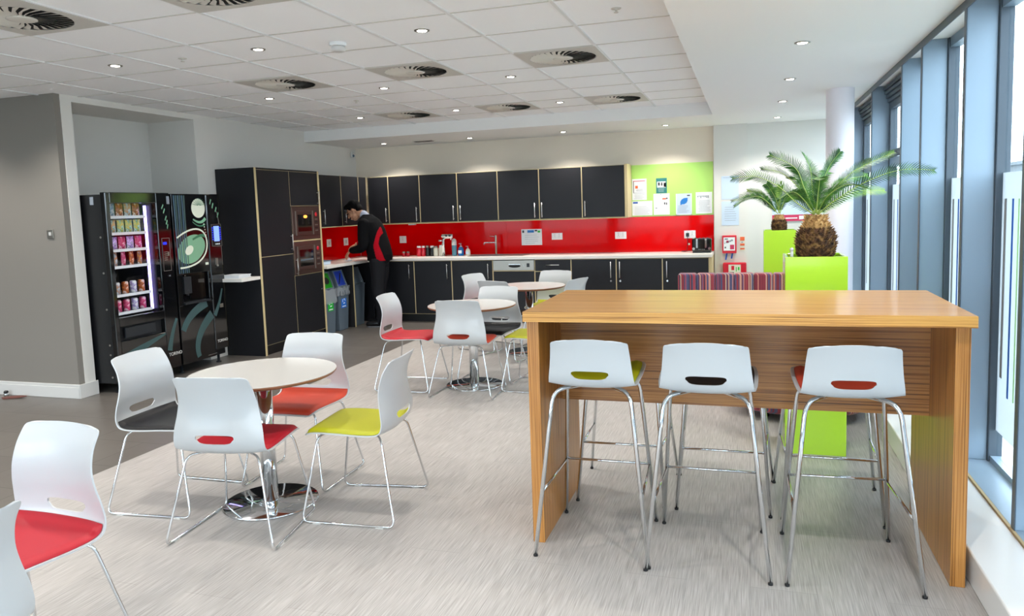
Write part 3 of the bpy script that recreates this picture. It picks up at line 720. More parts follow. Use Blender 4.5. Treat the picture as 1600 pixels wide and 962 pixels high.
sheet('white landscape sheet with a dark blue corner tag, lower left on the green pinboard', -1.498, -1.23, 1.391, 1.583, yb, marks=[('sblue', .04, .28, .84, .95)]+lines(.1, .6, 6, .1, .9))
sheet('teal flyer with small pictures pinned above a white sheet on the green pinboard', -1.177, -1.036, 1.677, 1.876, yb, 'teal', marks=[('paper', .1, .9, .38, .78), ('inkd', .18, .35, .5, .72), ('inkd', .45, .6, .5, .72), ('inkd', .7, .92, .4, .7)]+lines(.1, .28, 3, .2, .8, 'paper'))
sheet('white sheet with small orange and black logos, below the teal flyer', -1.214, -1.003, 1.393, 1.673, yb, marks=[('orange', .55, .78, .72, .78), ('inkd', .78, .88, .74, .80), ('inkd', .66, .73, .48, .58), ('inkd', .78, .84, .47, .57), ('ink', .12, .22, .3, .34), ('sblue', .42, .5, .95, .97)])
t = sheet('pale blue-grey sheet with a big blue leaf emblem on the green pinboard', -.922, -.716, 1.384, 1.662, yb, 'paperb', marks=[('inkd', .7, .88, .88, .93), ('paper', 0, 1, 0, .04), ('paper', 0, .05, 0, 1), ('paper', .95, 1, 0, 1)]+lines(.12, .42, 6, .1, .85))
lf = [(.28, .48), (.28, .62), (.36, .72), (.50, .78), (.74, .80), (.73, .66), (.66, .56), (.52, .50), (.40, .50), (.30, .46)]
m = MB(); m.prism([(-.922+u*.206, yb-.0048, 1.384+v*.278) for u, v in lf], (0, -.001, 0)); m.build('leaf_emblem', 'blue', [c for c in t.children][0])
sheet('white sheet covered in grey sketches, rightmost on the green pinboard', -.666, -.458, 1.393, 1.672, yb, marks=[('ink', .1+.09*k, .16+.09*k, .68+.12*rnd.random(), .84) for k in range(8)]+lines(.1, .6, 9, .15, .9))
sheet('white laminated notice with a blue tag on the red splashback above the worktop', -3.07, -2.77, 1.02, 1.245, BWY-.0085, marks=[('blue', .3, .62, .78, .94), ('inkd', .05, .14, .78, .93), ('inkd', .66, .78, .86, .95), ('greenp', .80, .92, .78, .9)]+lines(.12, .62, 5, .14, .86), group='notices')
yp = 10.02-.0005
for (a, b_, s) in ((1.565, 1.862, 'upper of two pale blue laminated sheets on the white pillar'), (1.232, 1.54, 'lower of two pale blue laminated sheets on the white pillar')):
    sheet(s, -.339, -.125, a, b_, yp, 'paperb', marks=lines(.2, .75, 7, .15, .85) if a < 1.5 else [('ink', .1, .9, .93, .94)], group='notices on the pillar')
# fire equipment on the pillar
t = thing('fire_blanket', 'red fire blanket case with instruction label and blue pull tabs on the white pillar', 'fire blanket', (-.24, 9.99, .85))
cs = MB().box(-.333, -.155, 9.965, 10.018, .875, 1.105).build('case', 'redp', t, bevel=.006)
lb = MB().box(-.315, -.175, 9.962, 9.9645, .91, 1.08).build('instruction_label', 'paper', cs)
m = MB().use(M['pink']).box(-.235, -.185, 9.961, 9.962, .925, .985).box(-.28, -.25, 9.961, 9.962, 1.01, 1.04)
m.use(M['ink'])
for k in range(5): m.box(-.305+.02*k, -.295+.024*k, 9.961, 9.962, 1.0+.008*k, 1.012+.01*k)
m.use(M['inkd']).box(-.302, -.285, 9.961, 9.962, .94, .96).box(-.30, -.26, 9.961, 9.962, 1.055, 1.065)
m.build('print', None, lb)
for x in (-.285, -.215): MB().prism([(x, 9.99, .88), (x+.02, 9.99, .88), (x+.006, 9.985, .79 if x < -.25 else .805), (x-.014, 9.985, .79 if x < -.25 else .805)], (0, -.004, 0)).build('pull_tab', 'sblue', t)
sheet('narrow white and orange safety sign beside the fire blanket', -.118, -.05, .90, 1.09, yp, 'cream', marks=[('orange', .1, .9, .70, .95), ('orange', .1, .9, .36, .5), ('orange', .1, .9, .1, .2), ('ink', .3, .6, .55, .62)], name='safety_sign', cat='sign', group='signs')
t = thing('first_aid_box', 'red first aid box with pale label low on the white pillar, partly behind the sofa', 'first aid box', (-.18, 9.99, .55))
MB().box(-.325, -.035, 9.94, 10.018, .56, .755).build('case', 'redp', t, bevel=.014)
lb = MB().box(-.255, -.105, 9.936, 9.9395, .60, .73).build('label_plate', 'cream', t)
MB().box(-.22, -.185, 9.935, 9.936, .66, .715).build('red_mark', 'redp', lb)
MB().box(-.165, -.155, 9.935, 9.936, .64, .70).build('green_mark', 'greenp', lb)
MB().box(-.14, -.12, 9.935, 9.936, .66, .70).build('green_mark', 'greenp', lb)
MB().box(-.245, -.19, 9.935, 9.936, .62, .635).build('print', 'inkd', lb)
# poster on the back wall behind the palms
t = thing('poster_board', 'pale blue poster with a pink lower band on the back wall behind the palms', 'poster', (.52, BWY, 1.26))
p = MB().box(.28, .78, BWY-.012, BWY-.001, 1.265, 1.60).build('sheet', 'paperb', t)
MB().box(.28, .78, BWY-.014, BWY-.0121, 1.265, 1.345).build('band', 'pink', p)
MB().box(.44, .58, BWY-.0155, BWY-.0141, 1.295, 1.31).box(.60, .70, BWY-.0155, BWY-.0141, 1.285, 1.33).build('band_print', 'paper', p)
# sockets
def socket(x0, x1, z0, z1, wall, label, y=BWY-.008):
    w_ = x1-x0
    if wall == 'back':
        t = thing('wall_socket', label, 'socket', ((x0+x1)/2, y, z0), 'white wall sockets')
        MB().box(x0, x1, y-.009, y-.0005, z0, z1).build('plate', 'swhite', t, bevel=.003)
        ks = (.3, .7) if w_ > .12 else (.5,)
        for u in ks:
            cx = x0+u*w_; zc = (z0+z1)/2-.008
            MB().box(cx-.003, cx+.003, y-.0098, y-.0091, zc+.006, zc+.016).box(cx-.013, cx-.007, y-.0098, y-.0091, zc-.012, zc-.008).box(cx+.007, cx+.013, y-.0098, y-.0091, zc-.012, zc-.008).build('pin_holes', 'dgrey', t)
            MB().box(cx-.006, cx+.006, y-.012, y-.0091, z1-.03, z1-.012).build('switch', 'skirt', t)
    else:
        X = LWX+.0085
        t = thing('wall_socket', label, 'socket', (X, (x0+x1)/2, z0), 'white wall sockets')
        MB().box(X, X+.009, x0, x1, z0, z1).build('plate', 'swhite', t, bevel=.003)
        yc = (x0+x1)/2; MB().box(X+.009, X+.0115, yc-.02, yc+.02, z0+.03, z1-.03).build('switch', 'skirt', t)
socket(-2.628, -2.474, 1.09, 1.183, 'back', 'white double socket on the red splashback just right of the notice')
socket(-1.739, -1.584, 1.083, 1.18, 'back', 'white double socket on the red splashback under the green pinboard left end')
socket(-.82, -.672, 1.073, 1.176, 'back', 'white double socket on the red splashback above the toaster plug')
socket(-4.97, -4.86, 1.085, 1.19, 'back', 'white socket on the back red splashback right of the man')
socket(9.14, 9.25, 1.093, 1.20, 'left', 'white socket on the left red splashback nearer the microwaves')
socket(9.60, 9.72, 1.088, 1.197, 'left', 'white socket on the left red splashback by the man\'s hands')
# toaster with plug and cord
t = thing('toaster', 'black four-slot toaster with chrome levers at the right end of the worktop', 'toaster', (-.57, 9.85, .90))
MB().box(-.70, -.455, 9.74, 9.98, .915, 1.085, bev=.02).build('body', 'blackg', t)
MB().box(-.69, -.465, 9.75, 9.97, .9005, .915).build('base', 'black', t)
for k, x in enumerate((-.655, -.605, -.56, -.51)): MB().box(x-.011, x+.011, 9.77, 9.95, 1.0851, 1.0856).build('slot', 'ventd', t)
for x in (-.635, -.525):
    MB().box(x-.011, x+.011, 9.733, 9.7395, .965, 1.08).ball((x, 9.725, 1.07), .016, .012, .008).build('lever', 'chrome', t)
for x in (-.675, -.48): MB().tube([(x, 9.739, .955), (x, 9.722, .955)], .017, 16).build('dial', 'chrome', t)
for x in (-.61, -.59, -.565, -.545): MB().ball((x, 9.738, .945), .005).build('button', 'chrome', t)
MB().box(-.795, -.755, BWY-.045, BWY-.019, 1.095, 1.145, bev=.006).build('plug', 'black', t)
MB().tube(fillet([(-.775, BWY-.035, 1.10), (-.775, BWY-.04, 1.0), (-.78, BWY-.06, .915), (-.86, BWY-.10, .909), (-.80, BWY-.20, .909), (-.695, 9.88, .93)], .03), .004, 6).build('cord', 'black', t)
MB().box(-.765, -.745, BWY-.046, BWY-.034, .985, 1.01).build('cord_tag', 'cream', t)
# items on the worktop
def jar(x, label, body, lid, r=.038, h=.15, y=9.86):
    t = thing('flask', label, 'flask', (x, y, .9), 'flasks and canisters on the worktop')
    MB().lathe([(r*.95, .9005), (r, .905), (r, .9+h*.72), (r*.8, .9+h*.82), (r*.7, .9+h*.84)], (x, y, 0)).build('body', body, t)
    MB().lathe([(r*.78, .9+h*.82), (r*.8, .9+h*.95), (r*.7, .9+h), (.001, .9+h)], (x, y, 0)).build('lid', lid, t)
jar(-4.555, 'red flask with a white lid, left end of the row by the tap', 'redp', 'swhite'); jar(-4.487, 'red flask, second in the row by the tap', 'redp', 'swhite', .03)
jar(-4.42, 'tall narrow black flask with a silver lid beside the red flasks', 'black', 'steel', .03, .155); jar(-4.35, 'stout black flask with a white lid in the row by the tap', 'black', 'swhite', .036)
jar(-4.29, 'cream canister with a silver lid in the row by the tap', 'cream', 'steel', .036, .145); jar(-4.205, 'white canister nearest the hot water tap', 'cream', 'swhite', .04, .155)
for x, s in ((-4.81, 'left'), (-4.745, 'right')):
    t = thing('salt_pot', '%s of two small silver-capped pots on the worktop right of the man' % s, 'pot', (x, 9.88, .9), 'small pots on the worktop')
    MB().lathe([(.024, .9005), (.026, .905), (.024, .945), (.022, .95)], (x, 9.88, 0)).build('body', 'redp', t)
    MB().lathe([(.024, .948), (.025, .965), (.015, .972)], (x, 9.88, 0)).build('cap', 'steel', t)
t = thing('water_tap', 'chrome hot water dispenser font with a curved head on the back worktop', 'tap', (-4.13, 9.78, .9))
MB().lathe([(.05, .9005), (.05, .906), (.03, .912)], (-4.14, 9.78, 0)).tube(fillet([(-4.14, 9.78, .905), (-4.14, 9.78, 1.165), (-3.99, 9.78, 1.175)], .05), .021, 14).build('column', 'chrome', t)
MB().box(-4.16, -3.98, 9.745, 9.815, 1.165, 1.215, bev=.018).build('head', 'chrome', t)
MB().use(M['black']).box(-4.09, -4.06, 9.742, 9.746, 1.178, 1.203).box(-4.04, -4.01, 9.742, 9.746, 1.178, 1.203).build('buttons', None, t)
MB().tube([(-4.14, 9.78, 1.12), (-4.20, 9.76, 1.125)], [.008, .012]).build('side_lever', 'chrome', t)
MB().tube([(-4.02, 9.78, 1.165), (-4.02, 9.78, 1.13)], .009).build('spout', 'chrome', t)
t = thing('water_bottle', 'tall bottle of blue-green liquid under the hot water font head', 'bottle', (-4.02, 9.86, .9))
MB().lathe([(.032, .9005), (.036, .91), (.036, 1.05)], (-4.01, 9.87, 0)).build('liquid', 'teal2', t)
MB().lathe([(.036, 1.05), (.036, 1.10), (.028, 1.13), (.012, 1.145)], (-4.01, 9.87, 0)).build('upper_body', 'skirt', t)
def pump(x, label, m1, h, r, bandc, y=9.86):
    t = thing('soap_bottle', label, 'bottle', (x, y, .9), 'pump bottles by the tap')
    b_ = MB().lathe([(r*.85, .9005), (r, .91), (r*1.05, .9+h*.4), (r*.8, .9+h*.66), (r*.35, .9+h*.72)], (x, y, 0)).build('body', m1, t)
    MB().box(x-r*.6, x+r*.6, y-r*1.08, y-r*.9, .9+h*.2, .9+h*.45).build('label_patch', bandc, b_)
    MB().lathe([(r*.4, .9+h*.7), (r*.4, .9+h*.8), (.005, .9+h*.81), (.005, .9+h*.97)], (x, y, 0), 16).box(x-.03, x+.008, y-.006, y+.006, .9+h*.95, .9+h).build('pump', 'white', t)
pump(-3.905, 'blue soap pump bottle right of the hot water font', 'bottleblue', .175, .042, 'paper')
pump(-3.80, 'small white soap pump bottle beside the blue one', 'cream', .135, .034, 'paperb')
t = thing('sink', 'stainless steel inset sink and drainer in the back worktop', 'sink', (-3.2, 9.78, .9))
MB().box(-3.72, -2.92, 9.62, 9.64, .9005, .906).box(-3.72, -2.92, 9.95, 9.97, .9005, .906).box(-3.72, -3.70, 9.64, 9.95, .9005, .906).box(-2.94, -2.92, 9.64, 9.95, .9005, .906).build('rim', 'steel', t)
MB().box(-3.70, -3.30, 9.64, 9.95, .9003, .9012).build('bowl', 'framed', t)
m = MB().box(-3.30, -2.94, 9.64, 9.95, .9005, .903)
for k in range(7): m.box(-3.27+.045*k, -3.255+.045*k, 9.66, 9.93, .903, .906)
m.build('drainer', 'steel', t)
t = thing('sink_tap', 'slim chrome mixer tap beside the sink', 'tap', (-3.42, 9.99, .9))
MB().lathe([(.025, .9065), (.025, .912), (.018, .915), (.018, 1.17), (.015, 1.178)], (-3.41, 9.96, 0), 18).build('column', 'chrome', t)
MB().tube(fillet([(-3.42, 9.96, 1.075), (-3.58, 9.94, 1.075), (-3.585, 9.94, 1.045)], .012), .010, 10).build('spout', 'chrome', t)
MB().tube([(-3.42, 9.96, 1.158), (-3.50, 9.955, 1.165)], .005).build('lever', 'chrome', t)
t = thing('food_tub', 'clear blue-tinted food tub on the left worktop beside the microwaves', 'food container', (-5.3, 8.5, .9))
MB().box(-5.42, -5.22, 8.34, 8.55, .9005, .945, bev=.008).build('tub', 'paperb', t)
MB().box(-5.43, -5.21, 8.33, 8.56, .945, .955, bev=.004).build('lid', 'bingrey', t)
MB().box(-5.38, -5.28, 8.39, 8.50, .9552, .958).build('sticker', 'sblue', t)
MB().box(-4.99, -4.90, YU+.02, YU+.08, 1.345, 1.372).build('cupboard_lamp', 'white', label='small white under-cabinet lamp left of the row of flasks', cat='lamp') if False else None
MB().box(-4.66, -4.56, YU+.01, YU+.06, 1.355, 1.3718).build('cupboard_lamp', 'white', label='small white strip lamp under the wall cabinets above the flasks', cat='lamp')
# wall switch, floor debris
t = thing('wall_switch', 'small metal switch plate on the left wall near the corner', 'switch', (-5.81, 4.985, 1.43))
MB().box(-5.845, -5.775, 4.979, 4.9895, 1.42, 1.495).build('plate', 'steel', t, bevel=.002)
MB().box(-5.815, -5.795, 4.972, 4.979, 1.445, 1.475).build('rocker', 'skirt', t)
t = thing('floor_doorstop', 'small black and chrome door stop on the floor by the left skirting', 'door stop', (-6.45, 4.94, 0))
MB().lathe([(.022, .0005), (.022, .02), (.018, .03)], (-6.45, 4.93, 0), 16).build('base', 'chrome', t); MB().ball((-6.45, 4.93, .038), .02, .02, .016).build('cap', 'black', t)
m = MB(); m.prism([(-6.42, 4.86, .001), (-6.36, 4.83, .001), (-6.25, 4.88, .004), (-6.19, 4.92, .012), (-6.28, 4.94, .006), (-6.38, 4.91, .002)], (0, 0, .008)); m.build('dry_leaf', 'debris', label='scrap of brown dry leaf on the dark tiles by the left skirting', cat='leaf')
# ------------------------------------------------------------------ vending machines
FX = -5.38
t = thing('snack_machine', 'tall black snack vending machine with a lit glass front, left of the drinks machine', 'vending machine', (-5.8, 5.57, 0))
y0, y1 = 5.19, 5.945
MB().box(-6.22, FX-.06, y0, y0+.03, .09, 1.79).box(-6.22, FX-.06, y1-.03, y1, .09, 1.79).box(-6.22, -6.18, y0+.03, y1-.03, .09, 1.79).box(-6.18, FX-.06, y0+.03, y1-.03, 1.75, 1.79).box(-6.18, FX-.06, y0+.03, y1-.03, .09, .66).box(-6.18, FX-.06, 5.765, y1-.03, .66, 1.75).build('body', 'black', t, bevel=.004)
for x in (-6.1, -5.48):
    for y in (5.26, 5.88): MB().lathe([(.028, 0), (.028, .01), (.014, .012), (.014, .09)], (x, y, 0), 12).build('foot', 'dgrey', t)
d = MB().box(FX-.058, FX, y0-.008, 5.228, .10, 1.808).box(FX-.058, FX, 5.77, y1, .10, 1.808).box(FX-.058, FX, 5.228, 5.77, 1.71, 1.808).box(FX-.058, FX, 5.228, 5.77, .60, .682).box(FX-.058, FX, 5.228, 5.77, .10, .47).build('door', 'blackg', t, bevel=.006)
MB().box(FX-.012, FX-.008, 5.228, 5.77, .682, 1.71).build('glass_pane', 'vglass', d)
MB().box(FX-.058, FX-.05, 5.228, 5.77, .47, .60).build('delivery_bay', 'cabin', d)
MB().box(FX-.035, FX-.012, 5.30, 5.66, .49, .585).build('delivery_flap', 'dgrey', d, bevel=.004)
kp = MB().box(FX, FX+.004, 5.80, 5.90, 1.055, 1.374).build('keypad', 'blackg', d)
m = MB()
for (a, b_, c_, e_) in ((5.80, 5.90, 1.370, 1.374), (5.80, 5.90, 1.055, 1.059), (5.80, 5.803, 1.055, 1.374), (5.897, 5.90, 1.055, 1.374)): m.box(FX+.0041, FX+.006, a, b_, c_, e_)
m.build('keypad_frame', 'steel', kp)
MB().box(FX+.0041, FX+.006, 5.815, 5.86, 1.31, 1.335).build('display', 'screenb', kp)
m = MB()
for k in range(5): m.box(FX+.0041, FX+.007, 5.82, 5.86, 1.235-.019*k, 1.242-.019*k)
m.box(FX+.0041, FX+.010, 5.865, 5.88, 1.20, 1.24); m.build('coin_slots', 'steel', kp)
MB().tube([(FX, 5.875, 1.005), (FX+.012, 5.875, 1.005)], .010, 12).build('lock', 'chrome', d)
m = MB()
for (a, b_, z) in ((5.83, 5.85, 1.66), (5.85, 5.865, 1.62), (5.865, 5.88, 1.55), (5.875, 5.888, 1.51), (5.885, 5.893, 1.47)):
    m.prism([(FX+.0003, a, z), (FX+.0003, a+.007, z-.012), (FX+.0003, b_+.012, z+.03), (FX+.0003, b_+.004, z+.04)], (.0015, 0, 0))
m.build('silver_flecks', 'mint', d)
for y in (y0+.0, ): MB().box(FX+.0003, FX+.003, 5.905, 5.94, 1.70, 1.775).build('label_tag', 'ink', d)
def strip(pts, w0, w1, mm, parent, name, x=FX+.0004, th=.0015):
    """ribbon decal on the +x face, through (y,z) points"""
    P = [Vector((0, a, b)) for a, b in pts]; n = len(P); L_, R_ = [], []
    for i, p in enumerate(P):
        tt = (P[min(i+1, n-1)]-P[max(0, i-1)]).normalized(); nn = Vector((0, -tt.z, tt.y)); ww = w0+(w1-w0)*i/(n-1) if n > 1 else w0
        ww *= .5; L_.append(p+nn*ww); R_.append(p-nn*ww)
    m = MB(); m.grid([[Vector((x+th, q.y, q.z)) for q in L_], [Vector((x+th, q.y, q.z)) for q in R_]], False)
    m.grid([[Vector((x, q.y, q.z)) for q in L_], [Vector((x+th, q.y, q.z)) for q in L_]], False); m.grid([[Vector((x, q.y, q.z)) for q in R_], [Vector((x+th, q.y, q.z)) for q in R_]], False)
    return m.build(name, mm, parent)
def bez(p0, p1, p2, p3, n=14):
    return [tuple((1-t)**3*a+3*(1-t)**2*t*b+3*(1-t)*t*t*c+t**3*e for a, b, c, e in zip(p0, p1, p2, p3)) for t in [k/n for k in range(n+1)]]
strip(bez((5.24, .30), (5.42, .36), (5.55, .40), (5.76, .455)), .10, .02, 'mistp', d, 'swirl_print')
strip(bez((5.80, .28), (5.83, .40), (5.86, .47), (5.92, .58)), .06, .03, 'mistp', d, 'swirl_print')
text_mesh('TORINO', .045, M['skirt'], 'lettering', d, (FX+.0005, 5.785, .225), (0, 1, 0), (0, 0, 1))
for z in (1.412, 1.093, .766, .442, .354, .149): MB().tube([(-5.473, y0, z), (-5.473, y0-.004, z)], .009, 12).build('bolt', 'steel', t)
MB().box(-5.56, -5.52, y0-.0016, y0-.0002, 1.70, 1.77).build('side_label', 'ink', t)
MB().box(-5.505, -5.49, 5.735, 5.757, .70, 1.69).build('light_strip', 'led', t, label='bright lilac LED strip')
MB().box(-6.18, -5.45, 5.222, 5.224, .68, 1.74).build('inner_wall', 'bingrey', t)
shz = [1.595, 1.445, 1.292, 1.139, .878, .715]
for z in shz:
    s = MB().box(-6.15, -5.49, 5.226, 5.732, z-.012, z).build('shelf', 'bingrey', t)
    MB().box(-5.49, -5.484, 5.226, 5.732, z-.022, z+.004).build('price_strip', 'paper', s)
def pouch(name, label, mm, y, z, w_, h, lean=0):
    m = MB(); rows_ = []
    n = 8
    for side in (1, -1):
        rr = []
        for i in range(n+1):
            v = i/n; r_ = []
            for j in range(7):
                u = j/6; bul = .022*(math.sin(PI*u)**.6)*(math.sin(PI*min(1, max(0, (v-.06)/.88)))**.5 if .06 < v < .94 else 0)
                pinch = 1-.06*math.sin(PI*v)
                r_.append((-5.53+side*bul+.0015*side-lean*v*.03, y+(u-.5)*w_*pinch, z+v*h))
            rr.append(r_)
        m.grid(rr)
    bmesh.ops.remove_doubles(m.bm, verts=m.bm.verts, dist=.0001)
    o = m.use(SNACK[0]).build(name, None, None, label=label, cat='snack', group='packets in the snack machine')
    o.data.materials.clear(); o.data.materials.append(mm)
    return o
ords = ['first', 'second', 'third', 'fourth', 'fifth']; shn = ['top', 'second', 'third', 'fourth', 'fifth', 'bottom']
rowc = [[1, 1, 0, 6, 0], [0, 8, 2, 2, 2], [6, 3, 5, 3, 5], [1, 6, 5, 0, 4], [0, 6, 0, 7, 0], [7, 5, 5, 7, 5]]
cname = ['orange', 'pale grey', 'green', 'purple', 'brown', 'pink', 'silver', 'white', 'teal']
for r, z in enumerate(shz):
    for c_ in range(5):
        y = 5.28+.097*c_; ci = rowc[r][c_]; mm = SNACK[ci]
        lb = '%s %s on the %s shelf of the snack machine, %s from the left'
        if r < 3: pouch('snack_packet', lb % (cname[ci], 'snack bag', shn[r], ords[c_]), mm, y, z+.001, .085, .115)
        elif r == 3: pouch('snack_bar', lb % (cname[ci], 'snack bar', shn[r], ords[c_]), mm, y, z+.001, .05, .125)
        else:
            m = MB().lathe([(.024, z+.001), (.030, z+.006), (.030, z+.10), (.024, z+.112), (.001, z+.112)], (-5.535, y, 0), 16)
            m.build('drink_can', mm, label=lb % (cname[ci], 'drink can', shn[r], ords[c_]), cat='can', group='cans in the snack machine').data.materials[0] = mm
# drinks machine
t = thing('drinks_machine', 'black hot drinks vending machine with green cup artwork, right of the snack machine', 'vending machine', (-5.8, 6.31, 0))
y0, y1 = 5.968, 6.66
MB().box(-6.22, FX-.05, y0+.004, y1-.004, .09, 1.79).build('body', 'black', t, bevel=.004)
for x in (-6.1, -5.48):
    for y in (6.05, 6.60): MB().lathe([(.028, 0), (.028, .01), (.014, .012), (.014, .09)], (x, y, 0), 12).build('foot', 'dgrey', t)
d = MB().box(FX-.05, FX, y0, 6.445, 1.0, 1.80).box(FX-.05, FX, y0, 6.445, .10, .69).box(FX-.05, FX, y0, 6.04, .69, 1.0).box(FX-.05, FX, 6.415, 6.445, .69, 1.0).box(FX-.05, FX-.04, 6.04, 6.415, .69, 1.0).build('door', 'blackg', t, bevel=.005)
c2 = MB().box(FX-.05, FX+.006, 6.45, y1, .16, 1.80).build('side_column', 'blackg', t, bevel=.012)
MB().box(FX-.05, FX+.02, 6.045, 6.41, .695, .715).build('cup_tray', 'dgrey', d, bevel=.003)
MB().box(FX-.04, FX-.005, 6.07, 6.17, .80, .97).lathe([(.012, .78), (.02, .84)], (FX-.02, 6.12, 0), 12).build('nozzle_block', 'dgrey', d, bevel=.004)
MB().box(FX-.039, FX-.03, 6.18, 6.40, .74, .985).build('splash_panel', 'microd', d)
MB().tube([(FX, 6.075, .985), (FX+.01, 6.075, .985)], .009, 12).build('lock', 'chrome', d)
# artwork
for k in range(6):
    strip(bez((6.0+.028*k, 1.785), (6.0+.028*k+.006*(-1)**k, 1.5), (6.005+.026*k-.006*(-1)**k, 1.25), (6.01+.026*k, 1.01)), .018, .012, 'curtain' if k % 2 == 0 else 'mistp', d, 'curtain_print')
def disc(cy_, cz_, ry, rz, mm, name, layer=0, a0=0, a1=2*PI, clip=6.443, rot=0):
    m = MB(); pts = []
    for k in range(41):
        a = a0+(a1-a0)*k/40; u, v = ry*math.cos(a), rz*math.sin(a)
        y_ = cy_+u*math.cos(rot)-v*math.sin(rot); z_ = cz_+u*math.sin(rot)+v*math.cos(rot)
        pts.append((FX+.0004+.0012*layer, min(clip, y_), z_))
    if abs(a1-a0-2*PI) < 1e-6: pts = pts[:-1]
    m.prism(pts, (.001, 0, 0)); return m.build(name, mm, d)
disc(6.335, 1.655, .098, .098, 'cup', 'cup_print')
m = MB()
for k in range(7):
    r = .09-.012*k
    for q in range(9):
        a = .25+q*.33
        m.box(FX+.0026, FX+.0036, 6.345+r*math.cos(a)-.004, 6.345+r*math.cos(a)+.004, 1.68+r*.85*math.sin(a)-.003, 1.68+r*.85*math.sin(a)+.003)
m.build('cup_pattern', 'mintd', d)
strip(bez((6.25, 1.545), (6.32, 1.50), (6.38, 1.50), (6.43, 1.55)), .015, .035, 'mint', d, 'swirl_print')
strip(bez((6.24, 1.52), (6.30, 1.47), (6.36, 1.46), (6.42, 1.49)), .008, .02, 'mintd', d, 'swirl_print')
disc(6.20, 1.245, .205, .135, 'mint', 'coffee_print', 0, rot=.35)
strip(bez((6.22, 1.34), (6.29, 1.36), (6.33, 1.40), (6.42, 1.36)), .02, .03, 'mintd', d, 'swirl_print', x=FX+.0018)
disc(6.165, 1.235, .062, .042, 'cup', 'bean_print', 1, rot=.5)
strip(bez((6.0, 1.365), (6.25, 1.50), (6.44, 1.46), (6.425, 1.28))+bez((6.425, 1.28), (6.41, 1.12), (6.22, 1.06), (6.02, 1.065))[1:], .016, .018, 'cup', d, 'rim_print', x=FX+.0032)
for k in range(5): disc(6.40+.006*k, 1.49-.028*k, .007-.0006*k, .007-.0006*k, 'cup', 'droplet_print', 1)
MB().box(FX+.0004, FX+.002, 6.385, 6.43, 1.07, 1.095).build('small_label', 'cup', d)
strip(bez((6.0, .44), (6.06, .55), (6.16, .62), (6.36, .68)), .07, .09, 'mistp', d, 'swirl_print')
strip(bez((6.20, .14), (6.14, .30), (6.26, .44), (6.43, .55)), .06, .10, 'mistp', d, 'swirl_print')
strip(bez((6.462, .53), (6.53, .62), (6.56, .68), (6.60, .80)), .05, .02, 'mistp', c2, 'swirl_print', x=FX+.0066)
kp = MB().box(FX+.006, FX+.012, 6.495, 6.645, 1.255, 1.485).build('keypad', 'black', c2, bevel=.002)
m = MB()
for (a, b_, c_, e_) in ((6.495, 6.645, 1.482, 1.486), (6.495, 6.645, 1.254, 1.258), (6.495, 6.498, 1.255, 1.485), (6.642, 6.645, 1.255, 1.485)): m.box(FX+.0121, FX+.014, a, b_, c_, e_)
m.build('keypad_frame', 'steel', kp)
MB().box(FX+.0121, FX+.0135, 6.53, 6.612, 1.305, 1.465).build('screen', 'screen', kp)
m = MB()
for k in range(6):
    for yy in (6.505, 6.622): m.box(FX+.0121, FX+.0145, yy, yy+.012, 1.32+.024*k, 1.333+.024*k)
m.build('buttons', 'screenb', kp)
m = MB()
for k in range(3): m.box(FX+.0121, FX+.0145, 6.545+.025*k, 6.56+.025*k, 1.27, 1.283)
m.build('lower_buttons', 'paper', kp)
MB().box(FX+.006, FX+.016, 6.53, 6.56, 1.06, 1.13).ball((FX+.015, 6.55, 1.05), .012).build('coin_slot', 'steel', c2)
MB().box(FX+.006, FX+.010, 6.55, 6.60, .60, .64).build('return_button', 'steel', c2)
strip(bez((6.60, 1.62), (6.635, 1.50), (6.64, 1.30), (6.64, 1.05)), .006, .006, 'steel', c2, 'chrome_trim', x=FX+.0065)
m = MB()
for (a, z) in ((6.50, 1.70), (6.53, 1.66), (6.575, 1.62), (6.60, 1.56)): m.prism([(FX+.0065, a, z), (FX+.0065, a+.01, z-.01), (FX+.0065, a+.03, z+.04), (FX+.0065, a+.02, z+.05)], (.0015, 0, 0))
m.build('silver_flecks', 'mint', c2)
text_mesh('TORINO', .042, M['skirt'], 'lettering', c2, (FX+.0065, 6.475, .235), (0, 1, 0), (0, 0, 1))
MB().box(FX-.008, FX+.004, 6.33, 6.46, .125, .131).build('foot_trim', 'steel', d)

# ------------------------------------------------------------------ high desk
t = thing('high_desk', 'long waist-high striped wood bar desk with panel legs beside the windows', 'desk', (-.08, 3.6, 0))
MB().use(M['wx']).box(-.965, .815, 3.15, 4.0, 1.04, 1.085).build('desktop', None, t, bevel=.002)
MB().box(-.9655, .8155, 3.1475, 3.15, 1.0395, 1.0845).build('front_edging', 'wxe', t)
MB().box(-.97+.01, -.905, 3.19, 3.97, 0, 1.04).build('panel_leg', 'wz', t, bevel=.002)
MB().box(.752, .805, 3.19, 3.97, 0, 1.04).build('panel_leg', 'wz', t, bevel=.002)
MB().box(-.905, .752, 3.60, 3.63, .575, 1.04).build('modesty_panel', 'wp', t)

